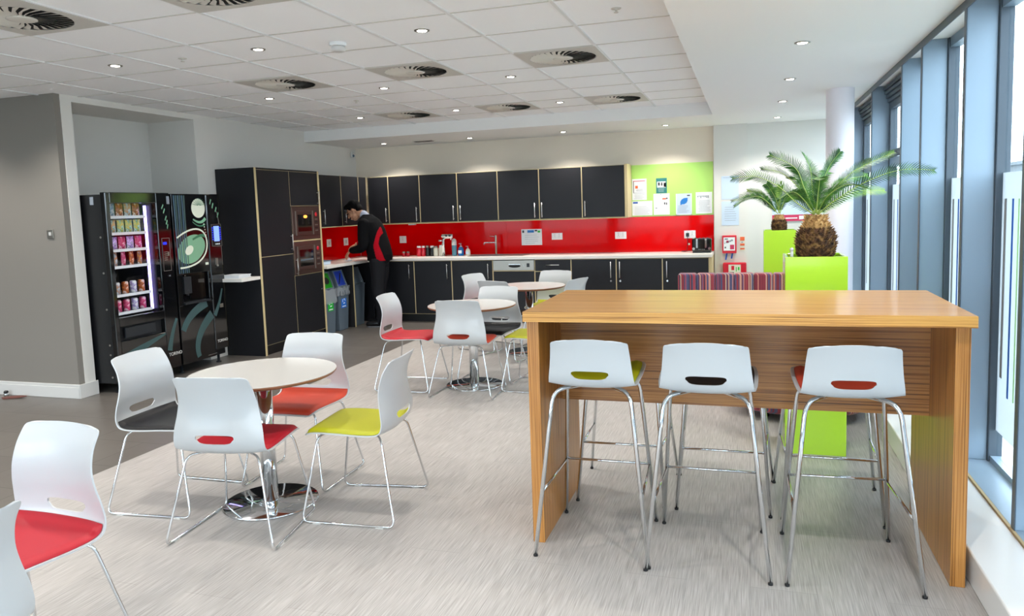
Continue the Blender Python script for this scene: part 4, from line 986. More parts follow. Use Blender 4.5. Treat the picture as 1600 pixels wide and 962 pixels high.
# ------------------------------------------------------------------ shells for chairs and stools
def catmull(P, n):
    out = []; P = [P[0]]+P+[P[-1]]
    seg = len(P)-3
    for i in range(n+1):
        s = i/n*seg; k = min(int(s), seg-1); t = s-k; a, b, c, d = P[k:k+4]
        out.append(tuple(.5*((2*b[j])+(-a[j]+c[j])*t+(2*a[j]-5*b[j]+4*c[j]-d[j])*t*t+(-a[j]+3*b[j]-3*c[j]+d[j])*t**3) for j in range(len(b))))
    return out
def shell_surface(prof, n=36, mcols=24):
    """prof: (x, z, halfwidth, sideways wrap, lift)"""
    P = catmull(prof, n); rows_ = []
    for i, (x, z, hw, wrap, lift) in enumerate(P):
        e = min(i, n-i)
        r_ = []
        for j in range(mcols+1):
            v = -1+2*j/mcols
            k = abs(v)
            r_.append(Vector((x+wrap*k**2.4, hw*v, z+lift*k**2.2)))
        rows_.append(r_)
    # round the four corners by pulling the end rows
    for idx, sgn in ((0, 1), (n, -1)):
        for q in range(4):
            i = idx+sgn*q; f = (1-(1-q/4)**2)**.5 if q else 0
            cut = .03*(1-f)
            for j in range(mcols+1):
                p = rows_[i][j]; v = p.y
                s = 1-cut/max(abs(P[i][2]), .01)
                rows_[i][j] = Vector((p.x, v*s, p.z))
    return rows_
def solid(rows_, th, name, slot=None, sub=True):
    m = MB(); m.grid(rows_); bmesh.ops.recalc_face_normals(m.bm, faces=m.bm.faces)
    me = bpy.data.meshes.new(name); m.bm.to_mesh(me); m.bm.free()
    o = bpy.data.objects.new(name, me); COL.objects.link(o)
    s = o.modifiers.new('s', 'SOLIDIFY'); s.thickness = th; s.offset = 0
    kill = [o]
    if slot:
        (cx, cz, hy, hz, dirv) = slot
        c = MB(); n = 28; pts = []
        for k in range(n):
            a = 2*PI*k/n; ca, sa = math.cos(a), math.sin(a); q = .45
            pts.append(Vector((cx-.12, hy*math.copysign(abs(ca)**q, ca)*(1-.10*(sa < 0)), cz+hz*math.copysign(abs(sa)**q, sa)-(.006*(1-abs(ca)**2) if sa < 0 else 0))))
        c.prism(pts, (.24, 0, 0)); bmesh.ops.recalc_face_normals(c.bm, faces=c.bm.faces)
        cm = bpy.data.meshes.new('c'); c.bm.to_mesh(cm); c.bm.free(); co = bpy.data.objects.new('c', cm); COL.objects.link(co); kill.append(co)
        b = o.modifiers.new('b', 'BOOLEAN'); b.object = co; b.operation = 'DIFFERENCE'; b.solver = 'EXACT'
    out = bake(o)
    for k in kill: bpy.data.objects.remove(k)
    for p in out.polygons: p.use_smooth = True
    out.shade_smooth() if hasattr(out, 'shade_smooth') else None
    return out
def add_mesh(me, name, mm, parent):
    me.materials.clear(); me.materials.append(mm)
    o = bpy.data.objects.new(name, me); COL.objects.link(o); o.parent = parent; ORG[o] = ORG[parent]
    try:
        me.set_sharp_from_angle(angle=math.radians(40))
    except Exception: pass
    return o
CH = [(.245, .438, .205, 0, -.004), (.19, .452, .215, 0, .0), (.08, .450, .226, 0, .004), (-.05, .440, .230, .0, .008), (-.14, .436, .232, .004, .014), (-.195, .452, .232, .02, .012), (-.222, .495, .231, .034, .006), (-.224, .555, .226, .04, 0), (-.214, .62, .213, .04, 0), (-.210, .68, .202, .037, 0), (-.222, .745, .194, .032, 0), (-.245, .80, .19, .026, -.003), (-.255, .822, .188, .022, -.006)]
chair_rows = shell_surface(CH, 44, 24)
chair_shell = solid(chair_rows, .006, 'shell', (-.22, .523, .098, .019, 0))
def pad_mesh(rows_, i0, i1, th=.016, inset=.93):
    R = []
    n = i1-i0
    for i in range(i0, i1+1):
        e = min(i-i0, i1-i); edge = 1 if e >= 2 else (.0, .7)[e]
        r_ = []
        mc = len(rows_[i])-1
        for j, p in enumerate(rows_[i]):
            v = -1+2*j/mc; ve = min(1, (1-abs(v))*9)**.5
            k = 1.0 if 0 < i-i0 < n else .96
            r_.append(Vector((p.x, p.y*inset*k, p.z)) + UPN(rows_, i, j)*(.0045+th*edge*ve))
        R.append(r_)
    return R
def UPN(rows_, i, j):
    a = rows_[min(i+1, len(rows_)-1)][j]-rows_[max(i-1, 0)][j]; b = rows_[i][min(j+1, len(rows_[0])-1)]-rows_[i][max(j-1, 0)]
    n = a.cross(b); n.normalize()
    if n.z < 0 and abs(n.z) > abs(n.x): n = -n
    elif abs(n.x) >= abs(n.z) and n.x < 0: n = -n
    return n
def pad_from(rows_, i0, i1, name, mm, parent, inset=.93):
    top_ = pad_mesh(rows_, i0, i1, inset=inset)
    bot = [[Vector((p.x, p.y*inset, p.z))+UPN(rows_, i0+a, j)*.0032 for j, p in enumerate(rows_[i0+a])] for a in range(i1-i0+1)]
    m = MB(); m.grid(top_); m.grid(bot)
    bd = lambda R: R[0]+[r[-1] for r in R[1:]]+R[-1][::-1][1:]+[r[0] for r in R[::-1][1:-1]]
    a, b = bd(top_), bd(bot); m.grid([a+[a[0]], b+[b[0]]])
    bmesh.ops.remove_doubles(m.bm, verts=m.bm.verts, dist=.00005)
    return m.build(name, mm, parent)
def make_chair(padm):
    t = thing('cafe_chair', 'x', 'chair')
    add_mesh(chair_shell.copy(), 'shell', M['white'], t)
    pad_from(chair_rows, 1, 21, 'seat_pad', padm, t, inset=.955)
    r = .0062
    for s in (-1, 1):
        y_f, y_r = .255*s, .275*s
        path = [(-.10, .10*s, .424), (-.165, .185*s, .424), (-.25, y_r, .0075), (.25, y_f, .0075), (.17, .19*s, .432), (.13, .10*s, .432)]
        m = MB().tube(fillet(path, .04), r, 8); m.build('sled_frame', 'chrome', t)
        for xx in (-.17, .17):
            yy = y_r+(y_f-y_r)*(xx+.25)/.5; dy = (y_f-y_r)/.5*.02
            MB().box(xx-.02, xx+.02, yy-.007, yy+.007, .0005, .0035).build('glide', 'skirt', t)
    m = MB().tube([(-.10, -.10, .424), (-.10, .10, .424)], r, 8).tube([(.13, -.10, .432), (.13, .10, .432)], r, 8).tube([(-.10, .0, .424), (.13, 0, .432)], r*1.2, 8)
    m.build('under_frame', 'chrome', t)
    return t
protos = {k: make_chair(M[k]) for k in ('pred', 'pblack', 'porange', 'plime')}
usedp = {k: [False] for k in protos}
def chair(k, x, y, deg, label, group):
    return place(protos[k], usedp[k], (x, y, 0), label, group, math.radians(deg))
G1, G2, G3 = 'chairs around the nearest round table', 'chairs around the middle round table', 'chairs around the farthest round table'
chair('pblack', -3.02, 3.265, 3, 'white chair with black seat pad at the left of the nearest round table', G1)
chair('pred', -2.405, 3.01, 98, 'white chair with red seat pad seen from behind at the nearest round table', G1)
chair('porange', -2.535, 3.72, 274, 'white chair with orange seat pad on the far side of the nearest round table', G1)
chair('plime', -1.935, 3.405, 186, 'white chair with lime yellow seat pad at the right of the nearest round table', G1)
chair('pred', -2.40, 1.79, 266, 'white chair with red seat pad alone at the lower left, nearest whole chair', 'chairs in the lower left corner')
chair('pblack', -2.08, 1.235, 184, 'white chair cut by the lower left corner, only its curved back showing', 'chairs in the lower left corner')
chair('pred', -2.87, 5.96, 2, 'white chair with red seat pad at the left of the middle round table', G2)
chair('porange', -2.27, 5.79, 92, 'white chair with orange seat pad seen from behind at the middle round table', G2)
chair('pblack', -2.25, 6.36, 268, 'white chair with black seat pad on the far side of the middle round table', G2)
chair('plime', -1.76, 6.12, 180, 'white chair with lime yellow pad half hidden by the left end of the high desk', G2)
chair('pred', -2.78, 7.80, -18, 'white chair at the left of the farthest round table, just above the middle table', G3)
chair('pblack', -2.42, 7.32, 72, 'white chair seen from behind in front of the farthest table, only its top showing', G3)
chair('plime', -2.14, 8.02, 262, 'white chair with lime yellow seat pad on the far side of the farthest table', G3)
chair('pblack', -1.86, 7.42, 160, 'white chair whose back just shows above the far left corner of the high desk', G3)
# round tables
def make_table():
    t = thing('round_table', 'x', 'table'); R = .385
    MB().lathe([(R-.012, .703), (R, .7185), (R, .7205)], n=64).build('tabletop', 'tabw', t)
    MB().lathe([(R-.03, .696), (R-.008, .7025), (R+.0006, .712), (R+.0006, .7175), (R-.004, .7176)], n=64, caps=True).build('top_edging', 'tabe', t, label='brown wooden edge and underside')
    MB().lathe([(.041, .018), (.041, .69)], n=32).lathe([(.12, .688), (.12, .696)], n=24).build('column', 'chrome', t)
    MB().lathe([(.248, .0005), (.252, .004), (.252, .010), (.246, .014), (.07, .0145), (.055, .019), (.042, .021)], n=64).build('base_plate', 'chrome', t)
    return t
tp = make_table(); used = [False]
for x, y, s in ((-2.48, 3.32, 'nearest round white table with chrome column and disc base'), (-2.32, 6.06, 'middle round white table, beyond the nearest one'), (-2.24, 7.58, 'farthest round white table, close to the kitchen')):
    place(tp, used, (x, y, 0), s, 'round cafe tables')
# stools
ST = [(.19, .772, .185, 0, .030), (.14, .772, .20, 0, .032), (.04, .765, .207, 0, .032), (-.06, .753, .205, 0, .030), (-.12, .750, .198, .002, .02), (-.158, .762, .192, .012, .01), (-.178, .80, .187, .02, 0), (-.185, .85, .180, .022, 0), (-.192, .91, .174, .02, -.002), (-.20, .957, .170, .015, -.008), (-.203, .974, .169, .012, -.013)]
st_rows = shell_surface(ST, 40, 20)
st_shell = solid(st_rows, .006, 'shell', (-.18, .815, .083, .016, 0))
def make_stool(padm):
    t = thing('bar_stool', 'x', 'stool')
    add_mesh(st_shell.copy(), 'shell', M['white'], t)
    pad_from(st_rows, 1, 20, 'seat_pad', padm, t)
    r = .0095; ft = {}
    for sx, xf, xt in ((-1, -.245, -.155), (1, .245, .12)):
        for s in (-1, 1):
            yf = (.25 if sx < 0 else .225)*s; yt = .172*s
            foot = Vector((xf, yf, .0095)); shoulder = Vector((xt, yt, .735)); inner = Vector((xt+(.10 if sx < 0 else -.05), .06*s, .742))
            m = MB().tube(fillet([foot, shoulder, inner], .06), r, 10); m.build('leg', 'chrome', t)
            MB().tube([(xf, yf, .0005), (xf, yf, .010)], .0100, 10).build('foot_cap', 'black', t)
            ft[(sx, s)] = (foot, shoulder)
    def at(k, z): a, b = ft[k]; return a+(b-a)*((z-a.z)/(b.z-a.z))
    for s in (-1, 1): MB().tube([at((-1, s), .285), at((1, s), .30)], .0065, 8).build('foot_bar', 'chrome', t)
    MB().tube([at((1, -1), .305), at((1, 1), .305)], .0065, 8).build('foot_bar', 'chrome', t)
    MB().tube([(-.055, -.06, .742), (-.055, .06, .742)], r, 8).tube([(.07, -.06, .742), (.07, .06, .742)], r, 8).tube([(-.055, 0, .742), (.07, 0, .742)], r, 8).build('under_frame', 'chrome', t)
    return t
sp_ = {k: make_stool(M[k]) for k in ('plime', 'pblack', 'rust')}; su = {k: [False] for k in sp_}
def stool(k, x, y, deg, label, group): return place(sp_[k], su[k], (x, y, 0), label, group, math.radians(deg))
GS = 'bar stools on the near side of the high desk'
stool('plime', -.662, 3.30, 90, 'white bar stool with lime seat pad at the left of the high desk', GS)
stool('pblack', -.172, 3.28, 90, 'white bar stool with black seat pad at the middle of the high desk', GS)
stool('rust', .378, 3.30, 93, 'white bar stool with rust red seat pad at the right of the high desk', GS)
GF = 'bar stools on the far side of the high desk'
stool('pblack', -.64, 3.955, 270, 'bar stool tucked behind the high desk, legs showing behind the left stool', GF)
stool('plime', -.13, 3.955, 270, 'bar stool tucked behind the high desk, legs showing behind the middle stool', GF)
stool('pblack', .375, 3.945, 270, 'bar stool tucked behind the high desk, legs showing behind the right stool', GF)

# ------------------------------------------------------------------ planters and cycads
def make_planter(label):
    t = thing('tall_planter', label, 'planter', (0, 0, 0), 'tall lime planters')
    m = MB(); a = .1725; X = Vector((1, 0, 0)); Y = Vector((0, 1, 0))
    def sq(s, z): return [m.bm.verts.new((u*s, v*s, z)) for u, v in ((-1, -1), (1, -1), (1, 1), (-1, 1))]
    m.loft([sq(a, 0), sq(a, 1.2), sq(a-.018, 1.2), sq(a-.018, 1.14)], False, False)
    m.build('body', 'lime', t, bevel=.004)
    MB().box(-.155, .155, -.155, .155, 1.13, 1.165).build('soil', 'soil', t)
    return t
PA = make_planter('tall square lime green planter standing behind the high desk, the nearer of two')
PA.location = (.377, 4.893, 0)
PB = copy_tree(PA); PB.location = (.327, 9.02, 0); PB['label'] = 'tall square lime green planter near the back wall, the farther of two'
MB().tube([(.245, 4.80, 1.165), (.245, 4.80, 1.235)], .009, 8).ball((.245, 4.80, 1.24), .012).build('water_gauge', 'skirt', label='small clear water gauge sticking out of the nearer planter', cat='gauge')
def cycad(name, label, base, hz, rmax, fronds, group, seed, lw=.0075, ll=.074):
    R = random.Random(seed)
    t = thing(name, label, 'plant', base, group)
    bx, by, bz = base
    m = MB()
    prof = [(rmax*.72, 0), (rmax*.92, hz*.12), (rmax, hz*.35), (rmax*.96, hz*.55), (rmax*.76, hz*.72), (rmax*.56, hz*.85), (rmax*.52, hz)]
    m.lathe([(r, bz+z) for r, z in prof], (bx, by, 0), 28)
    def rad(v):
        z = v*hz
        for (r0, z0), (r1, z1) in zip(prof, prof[1:]):
            if z0 <= z <= z1: return r0+(r1-r0)*(z-z0)/(z1-z0)
        return prof[-1][0]
    m2 = MB()
    nr = 22
    for i in range(nr):
        v = (i+.5)/nr; tgt = m if v < .72 else m2
        n = max(12, int(26*rad(v)/rmax))
        for k in range(n):
            a = 2*PI*(k+.5*(i % 2))/n+R.uniform(-.06, .06); r = rad(v)*.97; c_, s_ = math.cos(a), math.sin(a)
            o = Vector((bx+c_*r, by+s_*r, bz+v*hz)); out = Vector((c_, s_, 0)); tn = Vector((-s_, c_, 0)); up = Vector((0, 0, 1))
            L_ = rmax*R.uniform(.13, .26); w_ = rmax*.11
            tip = o+out*L_*R.uniform(.6, 1)+up*L_*R.uniform(.4, .9)
            vs = [tgt.bm.verts.new(p) for p in (o-tn*w_-up*w_*.5, o+tn*w_-up*w_*.5, o+up*w_*.8, tip)]
            for f in ((0, 1, 3), (1, 2, 3), (2, 0, 3)): tgt._f([vs[q] for q in f])
    m.build('trunk', 'trunk', t)
    m2.lathe([(rad(.72)*1.0, bz+hz*.72), (rad(.85)*1.03, bz+hz*.85), (rad(1)*1.03, bz+hz*1.0), (.01, bz+hz*1.02)], (bx, by, 0), 24)
    m2.build('trunk_neck', 'trunkt', t, label='pale tan fibrous neck')
    c0 = Vector((bx, by, bz+hz*.98))
    for fi, (pts, lm, sc) in enumerate(fronds):
        P = [c0+Vector((pts[0][0], pts[0][1], pts[0][2]))*.12]+[c0+Vector(p) for p in pts]
        path = [Vector(p) for p in catmull([tuple(p) for p in P], 44)]
        m = MB().tube(path, [max(.0012, (.0048 if sc > .8 else .004)*(1-k/46)) for k in range(len(path))], 5)
        m.build('frond_stem', 'rachis', t)
        m = MB(); N_ = 27; tw = R.choice((-1, 1))*R.uniform(.75, 1.15)
        if abs(pts[-1][1]) > abs(pts[-1][0]): tw *= .3
        for k in range(5, N_*2):
            u = k/(N_*2); q = u*(len(path)-1); i = int(q); f_ = q-i; p = path[i].lerp(path[min(i+1, len(path)-1)], f_)
            tg = (path[min(i+1, len(path)-1)]-path[max(i-1, 0)]).normalized()
            side0 = tg.cross(Vector((0, 0, 1)))
            if side0.length < .2: side0 = Vector((1, 0, 0))
            side0.normalize(); nrm = side0.cross(tg).normalized()
            if nrm.z < 0: nrm = -nrm
            prof_ = min(1, (u-.02)/.25)**.7*min(1, (1.03-u)/.22)**.6
            L_ = ll*sc*prof_*R.uniform(.88, 1.1)
            sr = side0*math.cos(tw)+nrm*math.sin(tw); nr_ = nrm*math.cos(tw)-side0*math.sin(tw)
            for s_ in (-1, 1):
                d_ = (sr*s_*.85+tg*(.50+.45*u)+nr_*.22).normalized()
                w_ = tg*lw*sc*.5
                mid = p+d_*L_*.55+Vector((0, 0, -.002)); tip = p+d_*L_+Vector((0, 0, -.10*L_-.003*R.random()))
                vs = [m.bm.verts.new(x) for x in (p-w_, p+w_, mid+w_*.8, tip, mid-w_*.8)]
                m._f(vs)
        m.build('frond_leaflets', lm, t)
    return t
def fr(L_, k, cx, cy):   # list of (px, py, depth) offsets turned into metres
    return [((x-cx)/k, d, (cy-y)/k) for x, y, d in L_]
K = 272
F1 = [([(1243, 312, -.03), (1216, 286, -.06), (1180, 268, -.08), (1143, 270, -.10)], 'leaf', 1),
 ([(1252, 292, .10), (1224, 262, .2), (1190, 252, .3)], 'leaf', .9),
 ([(1256, 290, -.04), (1241, 256, -.06), (1202, 234, -.08)], 'leaf', 1),
 ([(1270, 292, .04), (1267, 256, .08), (1255, 230, .12)], 'leaf', .95),
 ([(1283, 292, .02), (1295, 258, .05), (1313, 232, .06)], 'leaf', 1),
 ([(1298, 300, -.04), (1330, 266, -.08), (1385, 240, -.12)], 'leaf', 1),
 ([(1302, 312, -.06), (1350, 282, -.12), (1395, 268, -.15), (1438, 271, -.18)], 'leaf', 1),
 ([(1303, 315, .10), (1345, 298, .2), (1390, 298, .3)], 'leaf2', .9),
 ([(1276, 300, -.10), (1276, 276, -.18), (1266, 278, -.30)], 'leaf', 1),
 ([(1290, 305, -.08), (1315, 288, -.2), (1340, 296, -.34)], 'leaf', .95),
 ([(1254, 308, -.08), (1236, 296, -.2), (1215, 306, -.34)], 'leaf', .95),
 ([(1284, 290, .12), (1292, 268, .24), (1302, 262, .36)], 'leaf', .9),
 ([(1262, 295, .14), (1252, 275, .26), (1238, 272, .38)], 'leaf', .9),
 ([(1300, 300, .10), (1330, 278, .2), (1362, 272, .28)], 'leaf', .9)]
cycad('cycad_palm', 'large cycad palm with a scaly brown trunk in the nearer lime planter', (.387, 4.89, 1.165), .275, .112,
      [(fr(a, K, 1275, 337), b_, c_) for a, b_, c_ in F1], 'cycad palms in lime planters', 3)
K2 = 143
F2 = [([(1203, 318, 0), (1190, 304, -.02), (1170, 300, -.05), (1143, 309, -.08)], 'leaf', .9),
 ([(1200, 312, .05), (1188, 297, .1), (1168, 292, .15)], 'leaf2', .8),
 ([(1202, 315, -.1), (1185, 303, -.2), (1165, 306, -.3), (1148, 317, -.36)], 'leaf', .9),
 ([(1212, 308, 0), (1204, 292, .05), (1198, 283, .08)], 'leaf', .85),
 ([(1218, 308, .0), (1220, 290, .0), (1222, 280, .02)], 'leaf2', .85),
 ([(1226, 312, 0), (1240, 300, 0), (1256, 300, 0), (1272, 308, 0)], 'leaf', .9),
 ([(1225, 308, -.1), (1233, 300, -.25), (1240, 304, -.36)], 'leaf', .85),
 ([(1228, 312, .1), (1246, 306, .2), (1262, 312, .3)], 'leaf', .85),
 ([(1214, 306, .12), (1212, 294, .25), (1209, 290, .36)], 'leaf', .85)]
cycad('cycad_palm', 'smaller cycad palm with drooping fronds in the farther lime planter', (.325, 9.02, 1.165), .205, .082,
      [(fr(a, K2, 1217, 334), b_, c_) for a, b_, c_ in F2], 'cycad palms in lime planters', 5, ll=.10, lw=.011)

# ------------------------------------------------------------------ striped seats
t = thing('striped_sofa', 'low sofa in red, purple and cream striped fabric, its back showing over the desk', 'sofa', (-.06, 7.65, 0))
x0, x1 = -.66, .56
m = MB(); n = 7
for k in range(n):
    a, b_ = x0+(x1-x0)*k/n, x0+(x1-x0)*(k+1)/n
    m.box(a+.001, b_-.001, 7.30, 7.46, .14, .86, bev=.018)
m.build('backrest', 'stripe', t)
MB().box(x0, x1, 7.46, 8.05, .14, .42, bev=.03).build('seat', 'stripe', t)
for x in (x0+.06, x1-.06):
    for y in (7.36, 7.98): MB().lathe([(.022, 0), (.028, .14)], (x, y, 0), 12).build('foot', 'black', t)
t = thing('striped_armchair', 'rounded tub seat in striped fabric behind the green planter, its base showing under the desk', 'armchair', (.345, 5.72, 0))
def tubm(r0, r1, z0, z1, a0=0, a1=2*PI, cx=.345, cy=5.74, sq=.75):
    m = MB(); N_ = 48; full = abs(a1-a0-2*PI) < 1e-6
    def pt(r, a, z):
        ca, sa = math.cos(a), math.sin(a); return Vector((cx+r*math.copysign(abs(ca)**sq, ca), cy+r*.92*math.copysign(abs(sa)**sq, sa), z))
    secs = []
    b_ = .02
    prof = [(r1, z0+b_), (r1, z1-b_), (r1-b_, z1), (r0+b_ if r0 else .001, z1), (r0 or .001, z1-b_), (r0 or .001, z0+b_), (r0+b_ if r0 else .001, z0), (r1-b_, z0)]
    cnt = N_ if full else N_+1
    rings = [[m.bm.verts.new(pt(r, a0+(a1-a0)*k/N_, z)) for r, z in prof] for k in range(cnt)]
    seq = rings+[rings[0]] if full else rings
    for a, b2 in zip(seq, seq[1:]):
        for q in range(len(prof)): m._f([a[q], a[(q+1) % len(prof)], b2[(q+1) % len(prof)], b2[q]], True)
    if not full: m._f(rings[0][::-1]); m._f(rings[-1])
    return m
tubm(0, .43, .06, .40).build('seat', 'stripe', t)
tubm(.31, .44, .06, .70, -PI*.95, -.05*PI).build('backrest', 'stripe', t)
for a in (.7, 2.4, 3.9, 5.5): MB().lathe([(.03, 0), (.03, .06)], (.345+.33*math.cos(a), 5.74+.30*math.sin(a), 0), 12).build('foot', 'black', t)

# ------------------------------------------------------------------ the man at the worktop
def remesh(mb, vox, name, smooth=3):
    me = bpy.data.meshes.new(name); bmesh.ops.recalc_face_normals(mb.bm, faces=mb.bm.faces); mb.bm.to_mesh(me); mb.bm.free()
    o = bpy.data.objects.new(name, me); COL.objects.link(o)
    r = o.modifiers.new('r', 'REMESH'); r.mode = 'VOXEL'; r.voxel_size = vox; r.use_smooth_shade = True
    if smooth: s = o.modifiers.new('s', 'SMOOTH'); s.iterations = smooth; s.factor = .5
    out = bake(o); bpy.data.objects.remove(o); return out
def limb(m, pts, rs):
    """tapered limb through joints with ball joints"""
    P = [tuple(p)+(r,) for p, r in zip(pts, rs)]
    Q = catmull(P, 6*(len(P)-1)); m.tube([q[:3] for q in Q], [q[3] for q in Q], 14)
    for p, r in zip(pts, rs): m.ball(p, r*.98, n=14, m=10)
def eball(m, c, ex, ey, ez, rx, ry, rz, n=18, k=12):
    v0 = len(m.bm.verts); m.ball((0, 0, 0), rx, ry, rz, n, k); m.bm.verts.ensure_lookup_table()
    for i in range(v0, len(m.bm.verts)):
        p = m.bm.verts[i].co; m.bm.verts[i].co = Vector(c)+ex*p.x+ey*p.y+ez*p.z
man = thing('person', 'man in a black and red fleece and dark trousers bending over the left worktop', 'person', (-4.83, 9.12, 0))
HU = Vector((-.60, -.05, .80)).normalized(); HF = Vector((-.80, -.12, -.58)); HF = (HF-HU*HF.dot(HU)).normalized(); HR = HU.cross(HF).normalized()
hc = Vector((-5.145, 9.09, 1.588))
def H(f, r, u): return hc+HF*f*1.1+HR*r*1.08+HU*u*1.08
body = MB()
eball(body, H(-.012, 0, .025), HF, HR, HU, .098, .076, .098)         # skull
eball(body, H(.02, 0, -.035), HF, HR, HU, .072, .060, .085)          # face
eball(body, H(.040, 0, -.088), HF, HR, HU, .045, .042, .034)         # chin
body.tube([H(.088, 0, .012), H(.108, 0, -.032)], [.007, .015], 10); eball(body, H(.105, 0, -.033), HF, HR, HU, .015, .016, .011)
eball(body, H(.088, 0, -.064), HF, HR, HU, .012, .026, .006); eball(body, H(.086, 0, -.075), HF, HR, HU, .011, .022, .006)
for s in (-1, 1):
    eball(body, H(-.012, .078*s, -.01), HF, HR, HU, .019, .008, .032); eball(body, H(.083, .033*s, .022), HF, HR, HU, .012, .02, .007)
    eball(body, H(.055, .040*s, -.03), HF, HR, HU, .03, .022, .024)
limb(body, [H(-.035, 0, -.06), (-4.985, 9.115, 1.49), (-4.93, 9.12, 1.42)], [.055, .057, .07])
for z, cx, rx, ry in ((1.38, -4.90, .11, .17), (1.25, -4.86, .115, .15), (1.10, -4.82, .105, .14), (.98, -4.80, .11, .155)): body.ball((cx, 9.12, z), rx, ry, .11, 20, 12)
def arm(sh, el, wr):
    limb(body, [sh, el, wr], [.052, .042, .028])
A_n = [(-4.925, 8.935, 1.40), (-4.93, 8.875, 1.095), (-5.150, 8.955, 1.045)]
A_f = [(-4.94, 9.305, 1.40), (-5.0, 9.345, 1.14), (-5.19, 9.19, 1.12)]
arm(*A_n); arm(*A_f)
def hand(wr, fw, up, side, curl):
    """palm plus five curled fingers. fw=finger direction, up=back of the hand, side=thumb side"""
    wr = Vector(wr); fw = Vector(fw).normalized(); up = Vector(up); up = (up-fw*up.dot(fw)).normalized(); sd = up.cross(fw)*side
    pc = wr+fw*.045
    eball(body, pc, fw, sd, up, .05, .040, .016)
    for k, (L_, off) in enumerate(((.072, .030), (.080, .011), (.075, -.009), (.060, -.028))):
        b0 = wr+fw*.082+sd*off; p = [wr+fw*.05+sd*off*.8, b0]
        d_ = fw; a = 0
        for j in range(3):
            a += curl*(1+.1*k); dd = (fw*math.cos(a)-up*math.sin(a)); p.append(p[-1]+dd*L_*(.44, .32, .24)[j])
        limb(body, p, [.0095, .009, .008, .0075, .0065])
    tb = wr+fw*.02+sd*.028
    limb(body, [tb, tb+fw*.022+sd*.022-up*.006, tb+fw*.048+sd*.026-up*.022, tb+fw*.066+sd*.018-up*.034], [.013, .0105, .0095, .008])
hand((-5.160, 8.96, 1.04), (-.82, .22, -.50), (-.42, -.50, .76), 1, .42)
hand((-5.20, 9.18, 1.115), (-.78, -.42, -.42), (-.40, -.25, .88), -1, .42)
LN = [(-4.80, 9.03, .92), (-4.80, 9.02, .50), (-4.765, 9.01, .10)]; LF = [(-4.83, 9.21, .92), (-4.87, 9.22, .50), (-4.86, 9.22, .10)]
for L_ in (LN, LF): limb(body, L_, [.085, .055, .04])
for (ax, ay, tx, ty) in ((-4.765, 9.01, -4.93, 8.985), (-4.86, 9.22, -5.03, 9.24)):
    limb(body, [(ax+.02, ay, .05), (ax-.08, (ay+ty)/2, .042), (tx, ty, .034)], [.036, .034, .026])
bm_ = remesh(body, .0042, 'body', 2)
add_mesh(bm_, 'body', M['skin'], man)
hm = MB()
eball(hm, H(-.022, 0, .042), HF, HR, HU, .104, .083, .096); eball(hm, H(.035, 0, .092), HF, HR, HU, .062, .062, .034); eball(hm, H(-.062, 0, -.005), HF, HR, HU, .055, .072, .07)
hair = remesh(hm, .005, 'hair', 2)
bb = bmesh.new(); bb.from_mesh(hair)
dl = [v for v in bb.verts if (v.co-hc).dot(HF) > .045 and (v.co-hc).dot(HU) < .052 or ((v.co-hc).dot(HF) > -.03 and (v.co-hc).dot(HU) < .0)]
bmesh.ops.delete(bb, geom=dl, context='VERTS'); bb.to_mesh(hair); bb.free()
for me in (bm_, hair): me.transform(Matrix.Translation(-ORG[man]))
add_mesh(hair, 'hair', M['hair'], man)
for s in (-1, 1):
    e = MB(); eball(e, H(.088, .031*s, .008), HF, HR, HU, .009, .014, .0045, 12, 8); e.build('eye', 'hair', man)
    e = MB(); eball(e, H(.091, .033*s, .030), HF, HR, HU, .007, .021, .004, 12, 8); e.build('eyebrow', 'hair', man)
# shirt collar
cl = MB(); limb(cl, [(-4.965, 9.115, 1.47), (-5.015, 9.108, 1.525)], [.069, .064]); me = remesh(cl, .006, 'collar'); me.transform(Matrix.Translation(-ORG[man])); add_mesh(me, 'shirt_collar', M['shirt'], man)
# fleece
jk = MB(); X = Vector((1, 0, 0)); Y = Vector((0, 1, 0))
sec = [(.90, -4.805, .165, .185), (.98, -4.80, .168, .19), (1.10, -4.825, .168, .19), (1.22, -4.865, .17, .195), (1.33, -4.895, .165, .205), (1.42, -4.925, .14, .195), (1.475, -4.945, .115, .135), (1.515, -4.965, .085, .085), (1.53, -4.97, .075, .078)]
jk.loft([jk.ring(Vector((cx, 9.12, z)), X, Y, rx, ry, n=28) for z, cx, rx, ry in sec])
for A in (A_n, A_f):
    limb(jk, [A[0], ((A[0][0]+A[1][0])/2-.0, (A[0][1]+A[1][1])/2, (A[0][2]+A[1][2])/2), A[1], tuple(a+(b-a)*.86 for a, b in zip(A[1], A[2]))], [.080, .072, .064, .046])
me = remesh(jk, .007, 'fleece', 4)
me.materials.clear(); me.materials.append(M['jacket']); me.materials.append(M['jred'])
poly = [(-4.80, 1.52), (-4.72, 1.53), (-4.66, 1.40), (-4.70, 1.32), (-4.73, 1.22), (-4.735, 1.13), (-4.69, 1.0), (-4.66, .87), (-4.745, .87), (-4.775, 1.0), (-4.795, 1.10), (-4.77, 1.22), (-4.75, 1.33), (-4.755, 1.42)]
def inside(x, z, P):
    c = False
    for (x1_, z1_), (x2_, z2_) in zip(P, P[1:]+P[:1]):
        if (z1_ > z) != (z2_ > z) and x < (x2_-x1_)*(z-z1_)/(z2_-z1_)+x1_: c = not c
    return c
def segd(p, a, b):
    a, b = Vector(a), Vector(b); t_ = max(0, min(1, (p-a).dot(b-a)/(b-a).length_squared)); return (p-a-(b-a)*t_).length
